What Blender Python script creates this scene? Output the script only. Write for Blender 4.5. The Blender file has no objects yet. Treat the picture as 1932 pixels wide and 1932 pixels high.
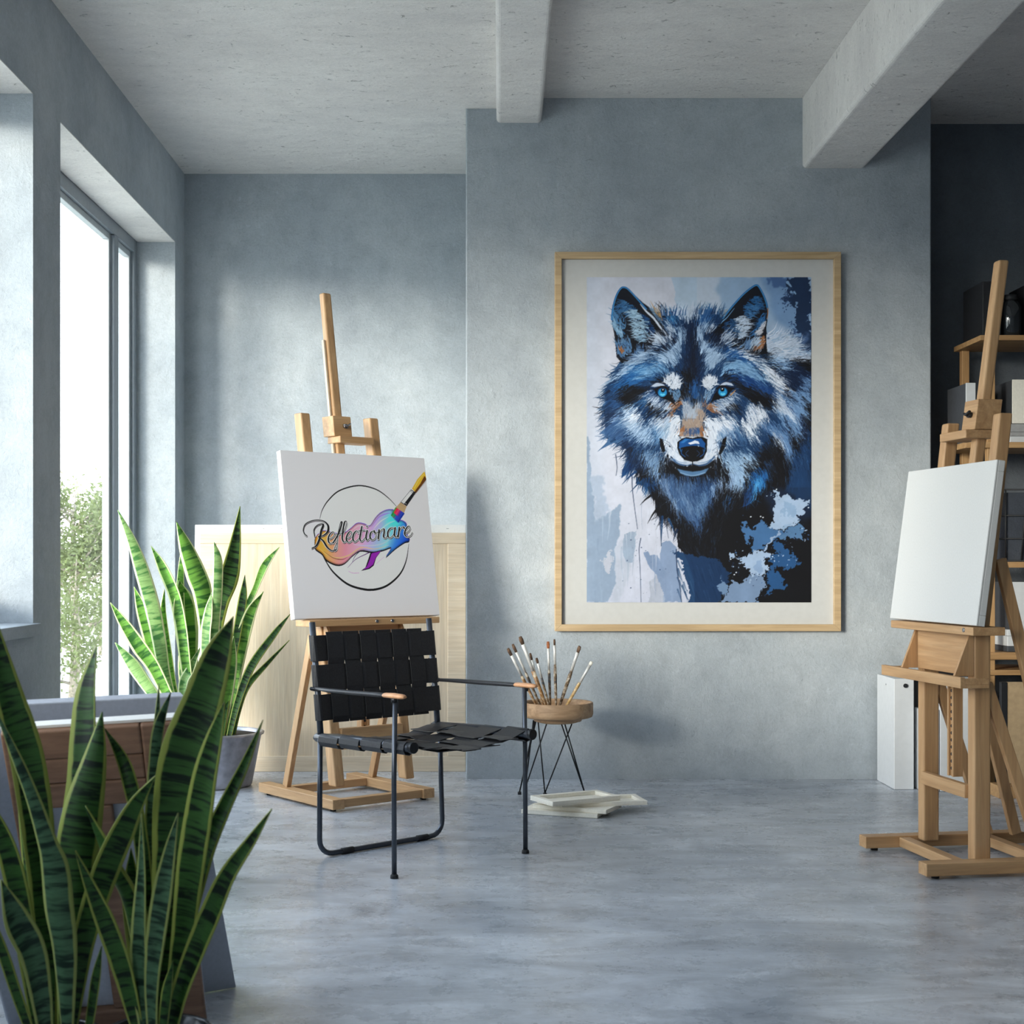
import bpy, bmesh, math, random
import numpy as np
from mathutils import Vector, Matrix
SC = bpy.context.scene; COL = SC.collection
# ================================================================ camera, world, sun, exposure
F, VX, VY, EYE = 2700.0, 908.0, 1060.0, 1.15
cam = bpy.data.cameras.new('camera'); co = bpy.data.objects.new('camera', cam); COL.objects.link(co)
co.location = (0, 0, EYE); co.rotation_euler = (math.pi/2, 0, 0)
cam.sensor_width = 36; cam.lens = 36*F/1932; cam.shift_x = (966-VX)/1932; cam.shift_y = (VY-966)/1932
cam.clip_start = .05; cam.clip_end = 300
cam.dof.use_dof = True; cam.dof.focus_distance = 6.6; cam.dof.aperture_fstop = 9
SC.camera = co
SC.view_settings.view_transform = 'Standard'; SC.view_settings.look = 'None'
SC.view_settings.exposure = 0.0; SC.view_settings.gamma = 1; SC.view_settings.use_curve_mapping = False
SC.cycles.max_bounces = 10; SC.cycles.diffuse_bounces = 7; SC.cycles.transparent_max_bounces = 12
SC.cycles.sample_clamp_indirect = 6; SC.cycles.caustics_reflective = False; SC.cycles.caustics_refractive = False
try: SC.cycles.use_denoising = True
except Exception: pass
wo = bpy.data.worlds.new('world'); SC.world = wo; wo.use_nodes = True
wn = wo.node_tree; wn.nodes.clear()
def wnode(t): return wn.nodes.new(t)
wout = wnode('ShaderNodeOutputWorld'); wbg = wnode('ShaderNodeBackground'); wtc = wnode('ShaderNodeTexCoord'); wsp = wnode('ShaderNodeSeparateXYZ'); wrp = wnode('ShaderNodeValToRGB')
wn.links.new(wtc.outputs['Generated'], wsp.inputs[0]); wn.links.new(wsp.outputs['Z'], wrp.inputs[0])
wrp.color_ramp.elements[0].position = 0; wrp.color_ramp.elements[0].color = (.94, .945, .93, 1)
wrp.color_ramp.elements[1].position = .6; wrp.color_ramp.elements[1].color = (.72, .83, 1.0, 1)
wn.links.new(wrp.outputs[0], wbg.inputs[0]); wn.links.new(wbg.outputs[0], wout.inputs[0])
wbg.inputs[1].default_value = 6.6
sun = bpy.data.lights.new('sun', 'SUN'); so = bpy.data.objects.new('sun', sun); COL.objects.link(so)
sun.energy = 5.0; sun.angle = math.radians(15); sun.color = (1.0, .93, .83)
so.rotation_euler = Vector((.90, 1.0, -.185)).to_track_quat('-Z', 'Y').to_euler()
so.location = (-8, -8, 6)
# ================================================================ helpers
def P(px, py, Y): return Vector(((px-VX)/F*Y, Y, EYE-(py-VY)/F*Y))
def lin(c):
    r = []
    for v in c[:3]:
        v = v/255; r.append(v/12.92 if v <= .04045 else ((v+.055)/1.055)**2.4)
    return tuple(r)+(1,)
class Nd:
    def __init__(s, name):
        s.m = bpy.data.materials.new(name); s.m.use_nodes = True; s.t = s.m.node_tree; s.t.nodes.clear()
        s.o = s.n('ShaderNodeOutputMaterial'); s.b = s.n('ShaderNodeBsdfPrincipled'); s.l(s.b, 0, s.o, 0)
    def n(s, t, **k):
        x = s.t.nodes.new(t)
        for a, v in k.items(): setattr(x, a, v)
        return x
    def l(s, a, i, b, j): s.t.links.new(a.outputs[i], b.inputs[j])
    def coord(s, kind='Object', scale=(1,1,1)):
        c = s.n('ShaderNodeTexCoord'); m = s.n('ShaderNodeMapping'); m.inputs['Scale'].default_value = scale
        s.l(c, kind, m, 'Vector'); return m
    def noise(s, vec, scale, detail=4, rough=.5, dist=0):
        x = s.n('ShaderNodeTexNoise'); x.inputs['Scale'].default_value = scale; x.inputs['Detail'].default_value = detail
        x.inputs['Roughness'].default_value = rough; x.inputs['Distortion'].default_value = dist; s.l(vec, 0, x, 'Vector'); return x
    def ramp(s, src, stops, out=0):
        r = s.n('ShaderNodeValToRGB'); e = r.color_ramp.elements
        while len(e) < len(stops): e.new(.5)
        for q, (p, c) in zip(e, stops): q.position = p; q.color = c if len(c) == 4 else tuple(c)+(1,)
        s.l(src, out, r, 0); return r
    def mix(s, a, b, f, mode='MIX'):
        x = s.n('ShaderNodeMix', data_type='RGBA', blend_type=mode)
        for v, j in ((a, 6), (b, 7), (f, 0)):
            if isinstance(v, bpy.types.Node): s.l(v, 0 if v.bl_idname != 'ShaderNodeMix' else 2, x, j)
            else: x.inputs[j].default_value = v
        return x
    def col(s, x): s.l(x, 2 if x.bl_idname == 'ShaderNodeMix' else 0, s.b, 'Base Color')
    def bump(s, src, st, d=.01, prev=None):
        b = s.n('ShaderNodeBump'); b.inputs['Strength'].default_value = st; b.inputs['Distance'].default_value = d
        s.l(src, 0, b, 'Height')
        if prev: s.l(prev, 0, b, 'Normal')
        s.l(b, 0, s.b, 'Normal'); return b
def g(v): return (v, v, v, 1)
def simple(name, c, rough=.5, metal=0, bump=0, bs=200, var=.08, coat=0):
    m = Nd(name); v = m.coord(); n = m.noise(v, bs/6, 3)
    a = tuple(min(1, q*(1+var)) for q in c[:3]); b = tuple(q*(1-var) for q in c[:3])
    m.col(m.ramp(n, [(.35, b), (.65, a)]))
    m.b.inputs['Roughness'].default_value = rough; m.b.inputs['Metallic'].default_value = metal
    if coat: m.b.inputs['Coat Weight'].default_value = coat
    if bump: m.bump(m.noise(v, bs, 2), bump, .002)
    return m.m
def concrete(name, base, light, dark, rough, pit=.5, fl=False, axis=(1,1,1), mc=.75, pt=.645):
    m = Nd(name); v = m.coord('Object', axis)
    big = m.noise(v, .9, 8, .68, .4); mid = m.noise(v, 7, 10, .74, .2); fine = m.noise(v, 70, 6, .75)
    c = m.ramp(big, [(.32, dark), (.5, base), (.70, light)])
    c2 = m.ramp(mid, [(.34, g(.84)), (.52, g(1.0)), (.60, g(1.03)), (.72, g(1.16))])
    x = m.mix(c, c2, mc, 'MULTIPLY')
    spk = m.ramp(m.noise(v, 24, 4, .7, .5), [(.62, g(1.0)), (.74, g(1.22))]); x = m.mix(x, spk, .0 if fl else .8, 'MULTIPLY')
    f2 = m.ramp(fine, [(.3, g(.84)), (.5, g(1)), (.7, g(1.12))]); x = m.mix(x, f2, .6, 'MULTIPLY')
    if fl:
        pv = m.coord('Object', (1.0, 1.6, 1)); pn = m.noise(pv, 1.3, 5, .62, 1.4)
        cr = m.n('ShaderNodeMath', operation='SUBTRACT'); cr.inputs[1].default_value = .5; m.l(pn, 0, cr, 0); ab = m.n('ShaderNodeMath', operation='ABSOLUTE'); m.l(cr, 0, ab, 0)
        gate = m.noise(v, 2.3, 6, .7); gr_ = m.ramp(gate, [(.52, g(0)), (.62, g(1))]); pr0 = m.ramp(ab, [(.0, g(1)), (.0035, g(0))])
        p1 = m.n('ShaderNodeMath', operation='MULTIPLY'); m.l(pr0, 0, p1, 0); m.l(gr_, 0, p1, 1)
        sv = m.coord('Object', (22, 40, 1)); sk = m.ramp(m.noise(sv, 1.0, 5, .75, .3), [(.68, g(0)), (.76, g(.8))]); pr = m.n('ShaderNodeMath', operation='MAXIMUM'); m.l(p1, 0, pr, 0); m.l(sk, 0, pr, 1)
        st = m.coord('Object', (.9, 2.6, 1)); sn = m.noise(st, 2.2, 14, .80, .7); x = m.mix(x, m.ramp(sn, [(.30, g(.44)), (.44, g(.80)), (.54, g(1.02)), (.70, g(1.36))]), 1.0, 'MULTIPLY')
    else:
        pv = m.coord('Object', tuple(q*2.2 for q in axis)); pn = m.noise(pv, 9, 10, .74, 1.0); pr = m.ramp(pn, [(pt, g(0)), (pt+.035, g(1))])
    x = m.mix(x, tuple(q*.55 for q in dark[:3])+(1,), pr)
    sc = m.n('ShaderNodeMath', operation='MULTIPLY'); sc.inputs[1].default_value = pit; m.l(pr, 0, sc, 0)
    m.t.links.new(sc.outputs[0], x.inputs[0])
    m.col(x)
    if fl:
        r = m.ramp(mid, [(.3, g(rough*.75)), (.7, g(rough*1.4))]); m.l(r, 0, m.b, 'Roughness')
        m.bump(mid, .06, .01); m.b.inputs['Specular IOR Level'].default_value = .45
    else:
        m.b.inputs['Roughness'].default_value = rough
        b1 = m.bump(mid, .5, .02); b2 = m.bump(fine, .6, .006, b1)
        inv = m.n('ShaderNodeMath', operation='SUBTRACT'); inv.inputs[0].default_value = 1; m.l(pr, 0, inv, 1)
        m.bump(inv, .8*pit, .008, b2)
    return m.m
def wood(name, base, dark, light, ax, rough=.5, sc=1.0):
    m = Nd(name); s = [26*sc]*3; s[ax] = 1.6*sc
    v = m.coord('Object', tuple(s)); n1 = m.noise(v, 1.3, 6, .6, .6)
    s2 = [120*sc]*3; s2[ax] = 5*sc; v2 = m.coord('Object', tuple(s2)); n2 = m.noise(v2, 1, 4, .6)
    c = m.ramp(n1, [(.28, dark), (.5, base), (.72, light)]); c2 = m.ramp(n2, [(.3, g(.86)), (.6, g(1.04))])
    m.col(m.mix(c, c2, .8, 'MULTIPLY')); m.b.inputs['Roughness'].default_value = rough; m.bump(n2, .15, .002)
    return m.m
# ---------------------------------------------------------------- materials
M = {}
M['wall'] = concrete('plaster_wall', (.405,.448,.485), (.495,.532,.56), (.335,.375,.415), .75, .45)
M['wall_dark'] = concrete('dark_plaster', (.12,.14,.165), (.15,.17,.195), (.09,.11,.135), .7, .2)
M['ceiling'] = concrete('concrete_ceiling', (.82,.785,.75), (.88,.85,.81), (.74,.71,.685), .8, .85, axis=(1,1.7,1), mc=.4, pt=.615)
M['floor'] = concrete('polished_concrete', (.45,.48,.525), (.61,.635,.675), (.28,.31,.36), .27, .6, fl=True)
EW = ((.52,.31,.15), (.41,.23,.105), (.62,.39,.205))
for i, a in enumerate('xyz'):
    M['oak_'+a] = wood('easel_oak_'+a, EW[0]+(1,), EW[1]+(1,), EW[2]+(1,), i)
    M['pale_'+a] = wood('pale_pine_'+a, (.66,.55,.41,1), (.59,.48,.34,1), (.73,.63,.49,1), i, .6)
    M['brown_'+a] = wood('brown_plywood_'+a, (.21,.115,.07,1), (.16,.085,.05,1), (.27,.155,.098,1), i, .6)
    M['shelf_'+a] = wood('shelf_oak_'+a, (.46,.27,.12,1), (.36,.20,.085,1), (.56,.35,.17,1), i, .55)
M['frame'] = wood('frame_oak', (.48,.34,.19,1), (.40,.28,.145,1), (.57,.42,.25,1), 0)
M['canvas'] = simple('white_canvas', (.80,.80,.785), .85, bump=.25, bs=900, var=.02)
M['canvas_cream'] = simple('cream_canvas', (.88,.84,.74), .85, bump=.25, bs=700, var=.03)
M['canvas_off'] = simple('offwhite_canvas', (.68,.68,.665), .85, bump=.25, bs=900, var=.02)
M['matboard'] = simple('mat_board', (.52,.522,.512), .9, var=.02)
M['white_box'] = simple('white_lacquer', (.66,.68,.70), .5, var=.02)
M['bluegrey'] = simple('blue_grey_primer', (.44,.47,.54), .8, bump=.2, bs=600, var=.04)
M['leather'] = simple('black_leather', (.017,.018,.022), .48, bump=.2, bs=900, var=.25)
M['steel'] = simple('gunmetal_steel', (.075,.085,.105), .36, metal=.75, var=.1)
M['darksteel'] = simple('black_steel', (.02,.022,.026), .4, metal=.5)
M['nickel'] = simple('nickel', (.42,.43,.46), .25, metal=1)
M['tan'] = simple('tan_leather', (.52,.28,.15), .5, var=.15)
M['rubber'] = simple('black_rubber', (.012,.012,.014), .7)
M['zinc'] = simple('zinc_pot', (.42,.42,.46), .42, metal=.7, var=.22, bump=.2, bs=90)
M['black_pot'] = simple('glossy_black_pot', (.025,.03,.038), .18, var=.2)
M['soil'] = simple('soil', (.03,.022,.015), .95, bump=1, bs=90, var=.4)
M['sash'] = simple('light_grey_sash', (.42,.45,.47), .45, var=.04)
M['winframe'] = simple('grey_window_frame', (.24,.27,.30), .45, var=.04)
M['black'] = simple('matt_black', (.012,.013,.016), .6, var=.1)
M['grey_book'] = simple('grey_cover', (.36,.36,.36), .7, var=.08)
M['kraft'] = simple('kraft_board', (.50,.36,.21), .8, var=.08)
M['dark_grey'] = simple('charcoal_cover', (.06,.065,.075), .6)
M['bowl'] = wood('turned_wood', (.44,.28,.16,1), (.26,.15,.08,1), (.58,.40,.25,1), 0, .6, .7)
M['bristle'] = simple('brown_bristle', (.13,.075,.045), .8, var=.3, bump=.6, bs=600)
M['bristle2'] = simple('orange_bristle', (.36,.12,.045), .8, var=.3, bump=.6, bs=600)
M['ferrule'] = simple('painted_ferrule', (.72,.71,.68), .35, metal=.25, var=.2)
M['trunk'] = simple('bark', (.30,.27,.22), .9, var=.3)
M['grass'] = simple('pale_bounce_ground', (.52,.51,.45), .95, var=.2, bs=12)  # pale neutral ground tone, made up to bounce daylight onto the ceiling
def handle_mat(name, c1, c2, c3):
    m = Nd(name); v = m.coord('Object', (1,1,1)); n = m.noise(v, 42, 4, .6)
    m.col(m.ramp(n, [(.36, c1), (.5, c2), (.6, c3)])); m.b.inputs['Roughness'].default_value = .4; return m.m
M['handle1'] = handle_mat('paint_stained_brown_handle', (.16,.08,.03,1), (.38,.20,.08,1), (.62,.52,.38,1))
M['handle2'] = handle_mat('paint_stained_dark_handle', (.035,.045,.06,1), (.20,.13,.07,1), (.55,.50,.42,1))
M['handle3'] = handle_mat('ochre_handle', (.45,.27,.08,1), (.60,.38,.14,1), (.74,.58,.36,1))
def glass_mat():
    m = Nd('window_glass'); t = m.n('ShaderNodeBsdfTransparent'); gl = m.n('ShaderNodeBsdfGlossy'); x = m.n('ShaderNodeMixShader'); x.inputs[0].default_value = .05
    t.inputs[0].default_value = (.97,.985,.975,1); gl.inputs['Roughness'].default_value = .02
    m.l(t, 0, x, 1); m.l(gl, 0, x, 2); m.l(x, 0, m.o, 0); return m.m
M['glass'] = glass_mat()
def leaf_mat(name, dark, mid, edge, bands=88.):
    m = Nd(name); uv = m.n('ShaderNodeUVMap', uv_map='leaf'); sp = m.n('ShaderNodeSeparateXYZ'); m.l(uv, 0, sp, 0)
    mp = m.n('ShaderNodeMapping'); mp.inputs['Scale'].default_value = (.55, bands, 1); m.l(uv, 0, mp, 0)
    oi = m.n('ShaderNodeObjectInfo'); cm = m.n('ShaderNodeCombineXYZ'); m.l(oi, 'Random', cm, 2)
    ml = m.n('ShaderNodeMath', operation='MULTIPLY'); ml.inputs[1].default_value = 40; m.l(oi, 'Random', ml, 0); m.t.links.new(ml.outputs[0], cm.inputs[2])
    ad = m.n('ShaderNodeVectorMath', operation='ADD'); m.l(mp, 0, ad, 0); m.l(cm, 0, ad, 1)
    n = m.noise(ad, 1.0, 4, .55, .5)
    bc = m.ramp(n, [(.42, dark), (.50, tuple(q*.75 for q in mid[:3])+(1,)), (.58, mid), (.70, tuple(q*.6 for q in mid[:3])+(1,))])
    # margin
    a = m.n('ShaderNodeMath', operation='SUBTRACT'); a.inputs[1].default_value = .5; m.l(sp, 0, a, 0)
    b = m.n('ShaderNodeMath', operation='ABSOLUTE'); m.l(a, 0, b, 0)
    n3 = m.noise(mp, .2, 3); c = m.n('ShaderNodeMath', operation='MULTIPLY_ADD'); c.inputs[1].default_value = .10; m.l(n3, 0, c, 0); m.l(b, 0, c, 2)
    er = m.ramp(c, [(.425, g(0)), (.458, g(1))])
    m.col(m.mix(bc, edge, er)); m.b.inputs['Roughness'].default_value = .5; m.b.inputs['Specular IOR Level'].default_value = .28
    tr = m.n('ShaderNodeBsdfTranslucent'); mx = m.n('ShaderNodeMixShader'); mx.inputs[0].default_value = .12
    tr.inputs[0].default_value = tuple(min(1, q*1.6) for q in mid[:3])+(1,)
    m.l(m.b, 0, mx, 1); m.l(tr, 0, mx, 2); m.l(mx, 0, m.o, 0)
    return m.m
M['leaf'] = leaf_mat('snake_plant_leaf_shaded', (.003,.012,.006,1), (.038,.112,.024,1), (.29,.34,.07,1))  # this and the pale one darkened: near plants' shade put into the colour
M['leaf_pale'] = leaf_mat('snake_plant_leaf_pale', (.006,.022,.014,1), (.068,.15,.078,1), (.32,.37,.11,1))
M['leaf_lit'] = leaf_mat('snake_plant_leaf_lit', (.030,.12,.022,1), (.19,.44,.07,1), (.85,.88,.48,1), 52.)  # same leaf lightened, window light put into its colour
M['leaf_silver'] = leaf_mat('snake_plant_leaf_silver', (.07,.22,.06,1), (.34,.55,.20,1), (.86,.88,.55,1), 52.)
def foliage(name, c):
    m = Nd(name); oi = m.coord(); n = m.noise(oi, 2.5, 3); m.col(m.ramp(n, [(.35, tuple(q*.8 for q in c)+(1,)), (.65, tuple(min(1,q*1.25) for q in c)+(1,))]))
    m.b.inputs['Roughness'].default_value = .6
    tr = m.n('ShaderNodeBsdfTranslucent'); mx = m.n('ShaderNodeMixShader'); mx.inputs[0].default_value = .45; tr.inputs[0].default_value = tuple(min(1,q*1.5) for q in c)+(1,)
    m.l(m.b, 0, mx, 1); m.l(tr, 0, mx, 2); m.l(mx, 0, m.o, 0); return m.m
M['tree1'] = foliage('olive_foliage', (.12,.145,.055)); M['tree2'] = foliage('pale_foliage', (.20,.22,.11))
# ---------------------------------------------------------------- object helpers
def tag(o, label=None, category=None, group=None, kind=None):
    for k, v in (('label', label), ('category', category), ('group', group), ('kind', kind)):
        if v: o[k] = v
    return o
def empty(name, loc=(0,0,0), rz=0, **k):
    o = bpy.data.objects.new(name, None); COL.objects.link(o); o.location = loc; o.rotation_euler = (0, 0, rz); o.empty_display_size = .1
    return tag(o, **k)
class MB:
    def __init__(s): s.v = []; s.f = []; s.mi = []; s.sm = []; s.uv = {}
    def add(s, v, f, mi=0, smooth=False):
        n = len(s.v); s.v += [tuple(q) for q in v]
        for q in f: s.f.append(tuple(i+n for i in q)); s.mi.append(mi); s.sm.append(smooth)
        return n
    def box(s, a, b, mi=0, M4=None):
        x0, y0, z0 = a; x1, y1, z1 = b
        v = [(x0,y0,z0),(x1,y0,z0),(x1,y1,z0),(x0,y1,z0),(x0,y0,z1),(x1,y0,z1),(x1,y1,z1),(x0,y1,z1)]
        if M4: v = [M4 @ Vector(q) for q in v]
        s.add(v, [(3,2,1,0),(4,5,6,7),(0,1,5,4),(1,2,6,5),(2,3,7,6),(3,0,4,7)], mi); return s
    def hexa(s, v, mi=0): s.add(v, [(3,2,1,0),(4,5,6,7),(0,1,5,4),(1,2,6,5),(2,3,7,6),(3,0,4,7)], mi); return s
    def bar(s, a, b, w, t, up=(0,0,1), mi=0):
        """rectangular bar from a to b; w along the side direction, t along the other"""
        a = Vector(a); b = Vector(b); d = (b-a).normalized(); sd = d.cross(Vector(up))
        if sd.length < 1e-4: sd = Vector((1,0,0))
        sd.normalize(); u = sd.cross(d).normalized(); v = []
        for p in (a, b):
            for i, j in ((-1,-1),(1,-1),(1,1),(-1,1)): v.append(p+sd*(w/2*i)+u*(t/2*j))
        s.add(v, [(0,1,2,3),(7,6,5,4),(0,4,5,1),(1,5,6,2),(2,6,7,3),(3,7,4,0)], mi); return s
    def tube(s, pts, r, n=10, mi=0, cap=True, flat=1.0, up=(0,0,1)):
        pts = [Vector(p) for p in pts]; rs = r if isinstance(r, (list, tuple)) else [r]*len(pts); base = len(s.v); N = len(pts); prev = None; V = []
        for i, p in enumerate(pts):
            d = (pts[min(N-1, i+1)]-pts[max(0, i-1)]).normalized()
            if prev is None:
                x = d.cross(Vector(up))
                if x.length < 1e-3: x = d.cross(Vector((1,0,0)))
            else: x = prev-d*prev.dot(d)
            x.normalize(); prev = x; y = d.cross(x)
            for k in range(n): a = 2*math.pi*k/n; V.append(p+x*(rs[i]*math.cos(a))+y*(rs[i]*flat*math.sin(a)))
        f = [(i*n+k, i*n+(k+1) % n, (i+1)*n+(k+1) % n, (i+1)*n+k) for i in range(N-1) for k in range(n)]
        s.add(V, f, mi, True)
        if cap: s.f += [tuple(base+k for k in reversed(range(n))), tuple(base+(N-1)*n+k for k in range(n))]; s.mi += [mi]*2; s.sm += [False]*2
        return s
    def lathe(s, prof, n=40, c=(0,0), mi=0, noise=0):
        b = [(c[0]+r*math.cos(2*math.pi*k/n), c[1]+r*math.sin(2*math.pi*k/n), z) for r, z in prof for k in range(n)]
        f = [(i*n+k, i*n+(k+1) % n, (i+1)*n+(k+1) % n, (i+1)*n+k) for i in range(len(prof)-1) for k in range(n)]
        s.add(b, f, mi, True); return s
    def build(s, name, mats, parent=None, bevel=0, seg=2, solid=0, **k):
        me = bpy.data.meshes.new(name); me.from_pydata([tuple(q) for q in s.v], [], s.f); me.update()
        for m in (mats if isinstance(mats, (list, tuple)) else [mats]): me.materials.append(m)
        me.polygons.foreach_set('material_index', s.mi); me.polygons.foreach_set('use_smooth', s.sm)
        bm = bmesh.new(); bm.from_mesh(me); bmesh.ops.recalc_face_normals(bm, faces=bm.faces)
        bm.to_mesh(me); bm.free()
        o = bpy.data.objects.new(name, me); COL.objects.link(o)
        if parent: o.parent = parent
        if solid: md = o.modifiers.new('thickness', 'SOLIDIFY'); md.thickness = solid; md.offset = 0
        if bevel: md = o.modifiers.new('bevel', 'BEVEL'); md.width = bevel; md.segments = seg; md.limit_method = 'ANGLE'; md.angle_limit = math.radians(40)
        return tag(o, **k)
def bx(name, a, b, mat, parent=None, bevel=.002, **k): return MB().box(a, b).build(name, mat, parent, bevel, **k)
def copy_tree(o, parent=None):
    c = o.copy(); COL.objects.link(c)
    if parent: c.parent = parent
    for ch in list(o.children): copy_tree(ch, c)
    return c
def smooth(pts, n=6):
    p = [Vector(q) for q in pts]; p = [2*p[0]-p[1]]+p+[2*p[-1]-p[-2]]; out = []
    for i in range(1, len(p)-2):
        for k in range(n):
            t = k/n; out.append(.5*((2*p[i])+(p[i+1]-p[i-1])*t+(2*p[i-1]-5*p[i]+4*p[i+1]-p[i+2])*t*t+(3*p[i]-p[i-1]-3*p[i+1]+p[i+2])*t**3))
    out.append(p[-2]); return out
def picture_mesh(name, arr, fn, mat, parent, gain=1.0):
    """arr h x w x 3 display colours; fn(u, v) -> xyz arrays with u right, v down in 0..1"""
    h, w = arr.shape[:2]; uu, vv = np.meshgrid(np.linspace(0, 1, w), np.linspace(0, 1, h))
    co_ = fn(uu.ravel(), vv.ravel()).astype(np.float32); me = bpy.data.meshes.new(name)
    ii = np.arange(h*w).reshape(h, w); q = np.stack([ii[1:, :-1], ii[1:, 1:], ii[:-1, 1:], ii[:-1, :-1]], -1).reshape(-1, 4)
    me.vertices.add(h*w); me.vertices.foreach_set('co', co_.ravel())
    me.loops.add(q.size); me.loops.foreach_set('vertex_index', q.ravel().astype(np.int32))
    me.polygons.add(len(q)); me.polygons.foreach_set('loop_start', np.arange(0, q.size, 4, dtype=np.int32)); me.polygons.foreach_set('loop_total', np.full(len(q), 4, np.int32))
    me.update(); me.validate()
    c = arr.reshape(-1, 3)/255.; c = np.where(c <= .04045, c/12.92, ((c+.055)/1.055)**2.4)*gain
    at = me.color_attributes.new('paint', 'FLOAT_COLOR', 'POINT'); at.data.foreach_set('color', np.concatenate([np.clip(c, 0, .93), np.ones((len(c), 1))], 1).astype(np.float32).ravel())
    me.materials.append(mat); o = bpy.data.objects.new(name, me); COL.objects.link(o); o.parent = parent; return o
def paint_mat(name, rough=.6):
    m = Nd(name); a = m.n('ShaderNodeVertexColor', layer_name='paint'); m.l(a, 0, m.b, 'Base Color'); m.b.inputs['Roughness'].default_value = rough; m.b.inputs['Specular IOR Level'].default_value = .25; return m.m
# ================================================================ the room
XL, XLO = -1.8345, -2.20          # inner and outer face of the window wall
YC, YR = 7.573, 8.845             # picture wall and recess wall
XC0, XC1 = -.0813, 2.381
ZL, ZR_ = 3.548, 3.604
S_ = dict(kind='structure')
MB().box((-2.6, -4.2, -.12), (7.0, 9.4, 0)).build('floor', M['floor'], **S_)
MB().box((-2.6, -4.2, ZL), (.14, 9.4, ZL+.3)).box((.14, -4.2, ZR_), (7.0, 9.4, ZR_+.244)).build('ceiling', M['ceiling'], **S_)
HZ = 3.07
wins = [(6.238, 8.575, .06), (1.70, 5.857, .894), (-3.4, .25, .894)]  # unseen third window and pier placed to steer sun and shade the near plants
w = MB(); ys = -4.2
for y0, y1, sz in sorted(wins):
    w.box((XLO, ys, 0), (XL, y0, ZL+.02)); w.box((XLO, y0, HZ), (XL, y1, ZL+.02)); w.box((XLO, y0, 0), (XL, y1, sz)); ys = y1
w.box((XLO, ys, 0), (XL, 9.4, ZL+.02)); w.build('wall_left', M['wall'], **S_)
MB().box((XL, YR, 0), (XC0+.1, YR+.25, ZL+.02)).build('wall_recess', M['wall'], **S_)
cw = MB().box((XC0, YC, -.02), (XC1, YR+.5, ZR_+.05)).build('wall_back', M['wall'], bevel=.008, seg=3, **S_)
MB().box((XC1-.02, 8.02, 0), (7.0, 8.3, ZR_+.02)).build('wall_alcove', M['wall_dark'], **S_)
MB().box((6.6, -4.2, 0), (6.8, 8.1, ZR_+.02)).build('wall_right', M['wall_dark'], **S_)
MB().box((-2.2, -4.2, 0), (6.7, -4.0, ZR_+.02)).build('wall_front', M['wall'], **S_)
def beam(name, xl, xr, zb, sk):
    y0, y1 = -4.0, YC+.02; d = (y0-YC)*sk
    MB().hexa([(xl+d,y0,zb),(xr+d,y0,zb),(xr,y1,zb),(xl,y1,zb),(xl+d,y0,ZR_+.1),(xr+d,y0,ZR_+.1),(xr,y1,ZR_+.1),(xl,y1,ZR_+.1)]).build(name, M['ceiling'], bevel=.022, seg=4, **S_)
beam('trim_1', .081, .320, 3.472, .0133); beam('trim_2', 1.70, 2.03, 3.232, 0)
bx('trim_3', (XLO+.08, 1.70, .85), (XL+.035, 5.856, .899), M['wall'], bevel=.003, kind='structure')
for i_, (y0, y1, sz) in enumerate(wins[:2]): MB().box((XLO+.14, y0+.001, HZ-.004), (XL-.001, y1-.001, HZ+.002)).build('trim_%d' % (4+i_), M['ceiling'], **S_)
def window(i, y0, y1, z0, mull, z1=HZ):
    r = empty('window_%d' % i, ((XLO+XL)/2, (y0+y1)/2, z0), kind='structure'); o = Vector(r.location)
    X0, X1 = -2.135-o.x, -2.064-o.x
    def B(m, a, b): m.box((X0 if a[0] is None else a[0], a[1]-o.y, a[2]-o.z), (X1 if b[0] is None else b[0], b[1]-o.y, b[2]-o.z))
    fr = MB(); t = .06
    B(fr, (None, y0, z0), (None, y0+t, z1)); B(fr, (None, y1-t, z0), (None, y1, z1)); B(fr, (None, y0+t, z1-.075), (None, y1-t, z1)); B(fr, (None, y0+t, z0), (None, y1-t, z0+.075))
    for my in mull: B(fr, (None, my-.045, z0+.075), (None, my+.045, z1-.075))
    fr.build('window_frame', M['winframe'], r, .004)
    e = [y0+t]+[q for my in mull for q in (my-.045, my+.045)]+[y1-t]
    for k in range(0, len(e), 2):
        a, b = e[k], e[k+1]; sx0, sx1 = X0+.012, X1-.022; h = .036; s = MB()
        for c, d in (((a, z0+.075), (a+h, z1-.075)), ((b-h, z0+.075), (b, z1-.075)), ((a+h, z0+.075), (b-h, z0+.075+h)), ((a+h, z1-.075-h), (b-h, z1-.075))):
            s.box((sx0, c[0]-o.y, c[1]-o.z), (sx1, d[0]-o.y, d[1]-o.z))
        s.build('sash', M['sash'], r, .003)
        MB().box((X0+.028, a+h-.004-o.y, z0+.107-o.z), (X0+.034, b-h+.004-o.y, z1-.107-o.z)).build('pane', M['glass'], r)
window(1, 6.238, 8.575, .06, [8.10]); window(2, 1.70, 5.857, .894, [3.8]); window(3, -3.4, .25, .894, [-1.5])
for y0, y1, sz in wins:   # daylight portals in the openings
    L_ = bpy.data.lights.new('window_portal', 'AREA'); L_.shape = 'RECTANGLE'; L_.size = y1-y0; L_.size_y = HZ-sz
    L_.cycles.is_portal = True; lo = bpy.data.objects.new('window_portal', L_); COL.objects.link(lo)
    lo.location = (XLO-.02, (y0+y1)/2, (HZ+sz)/2); lo.rotation_euler = (math.pi/2, 0, -math.pi/2)
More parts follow.
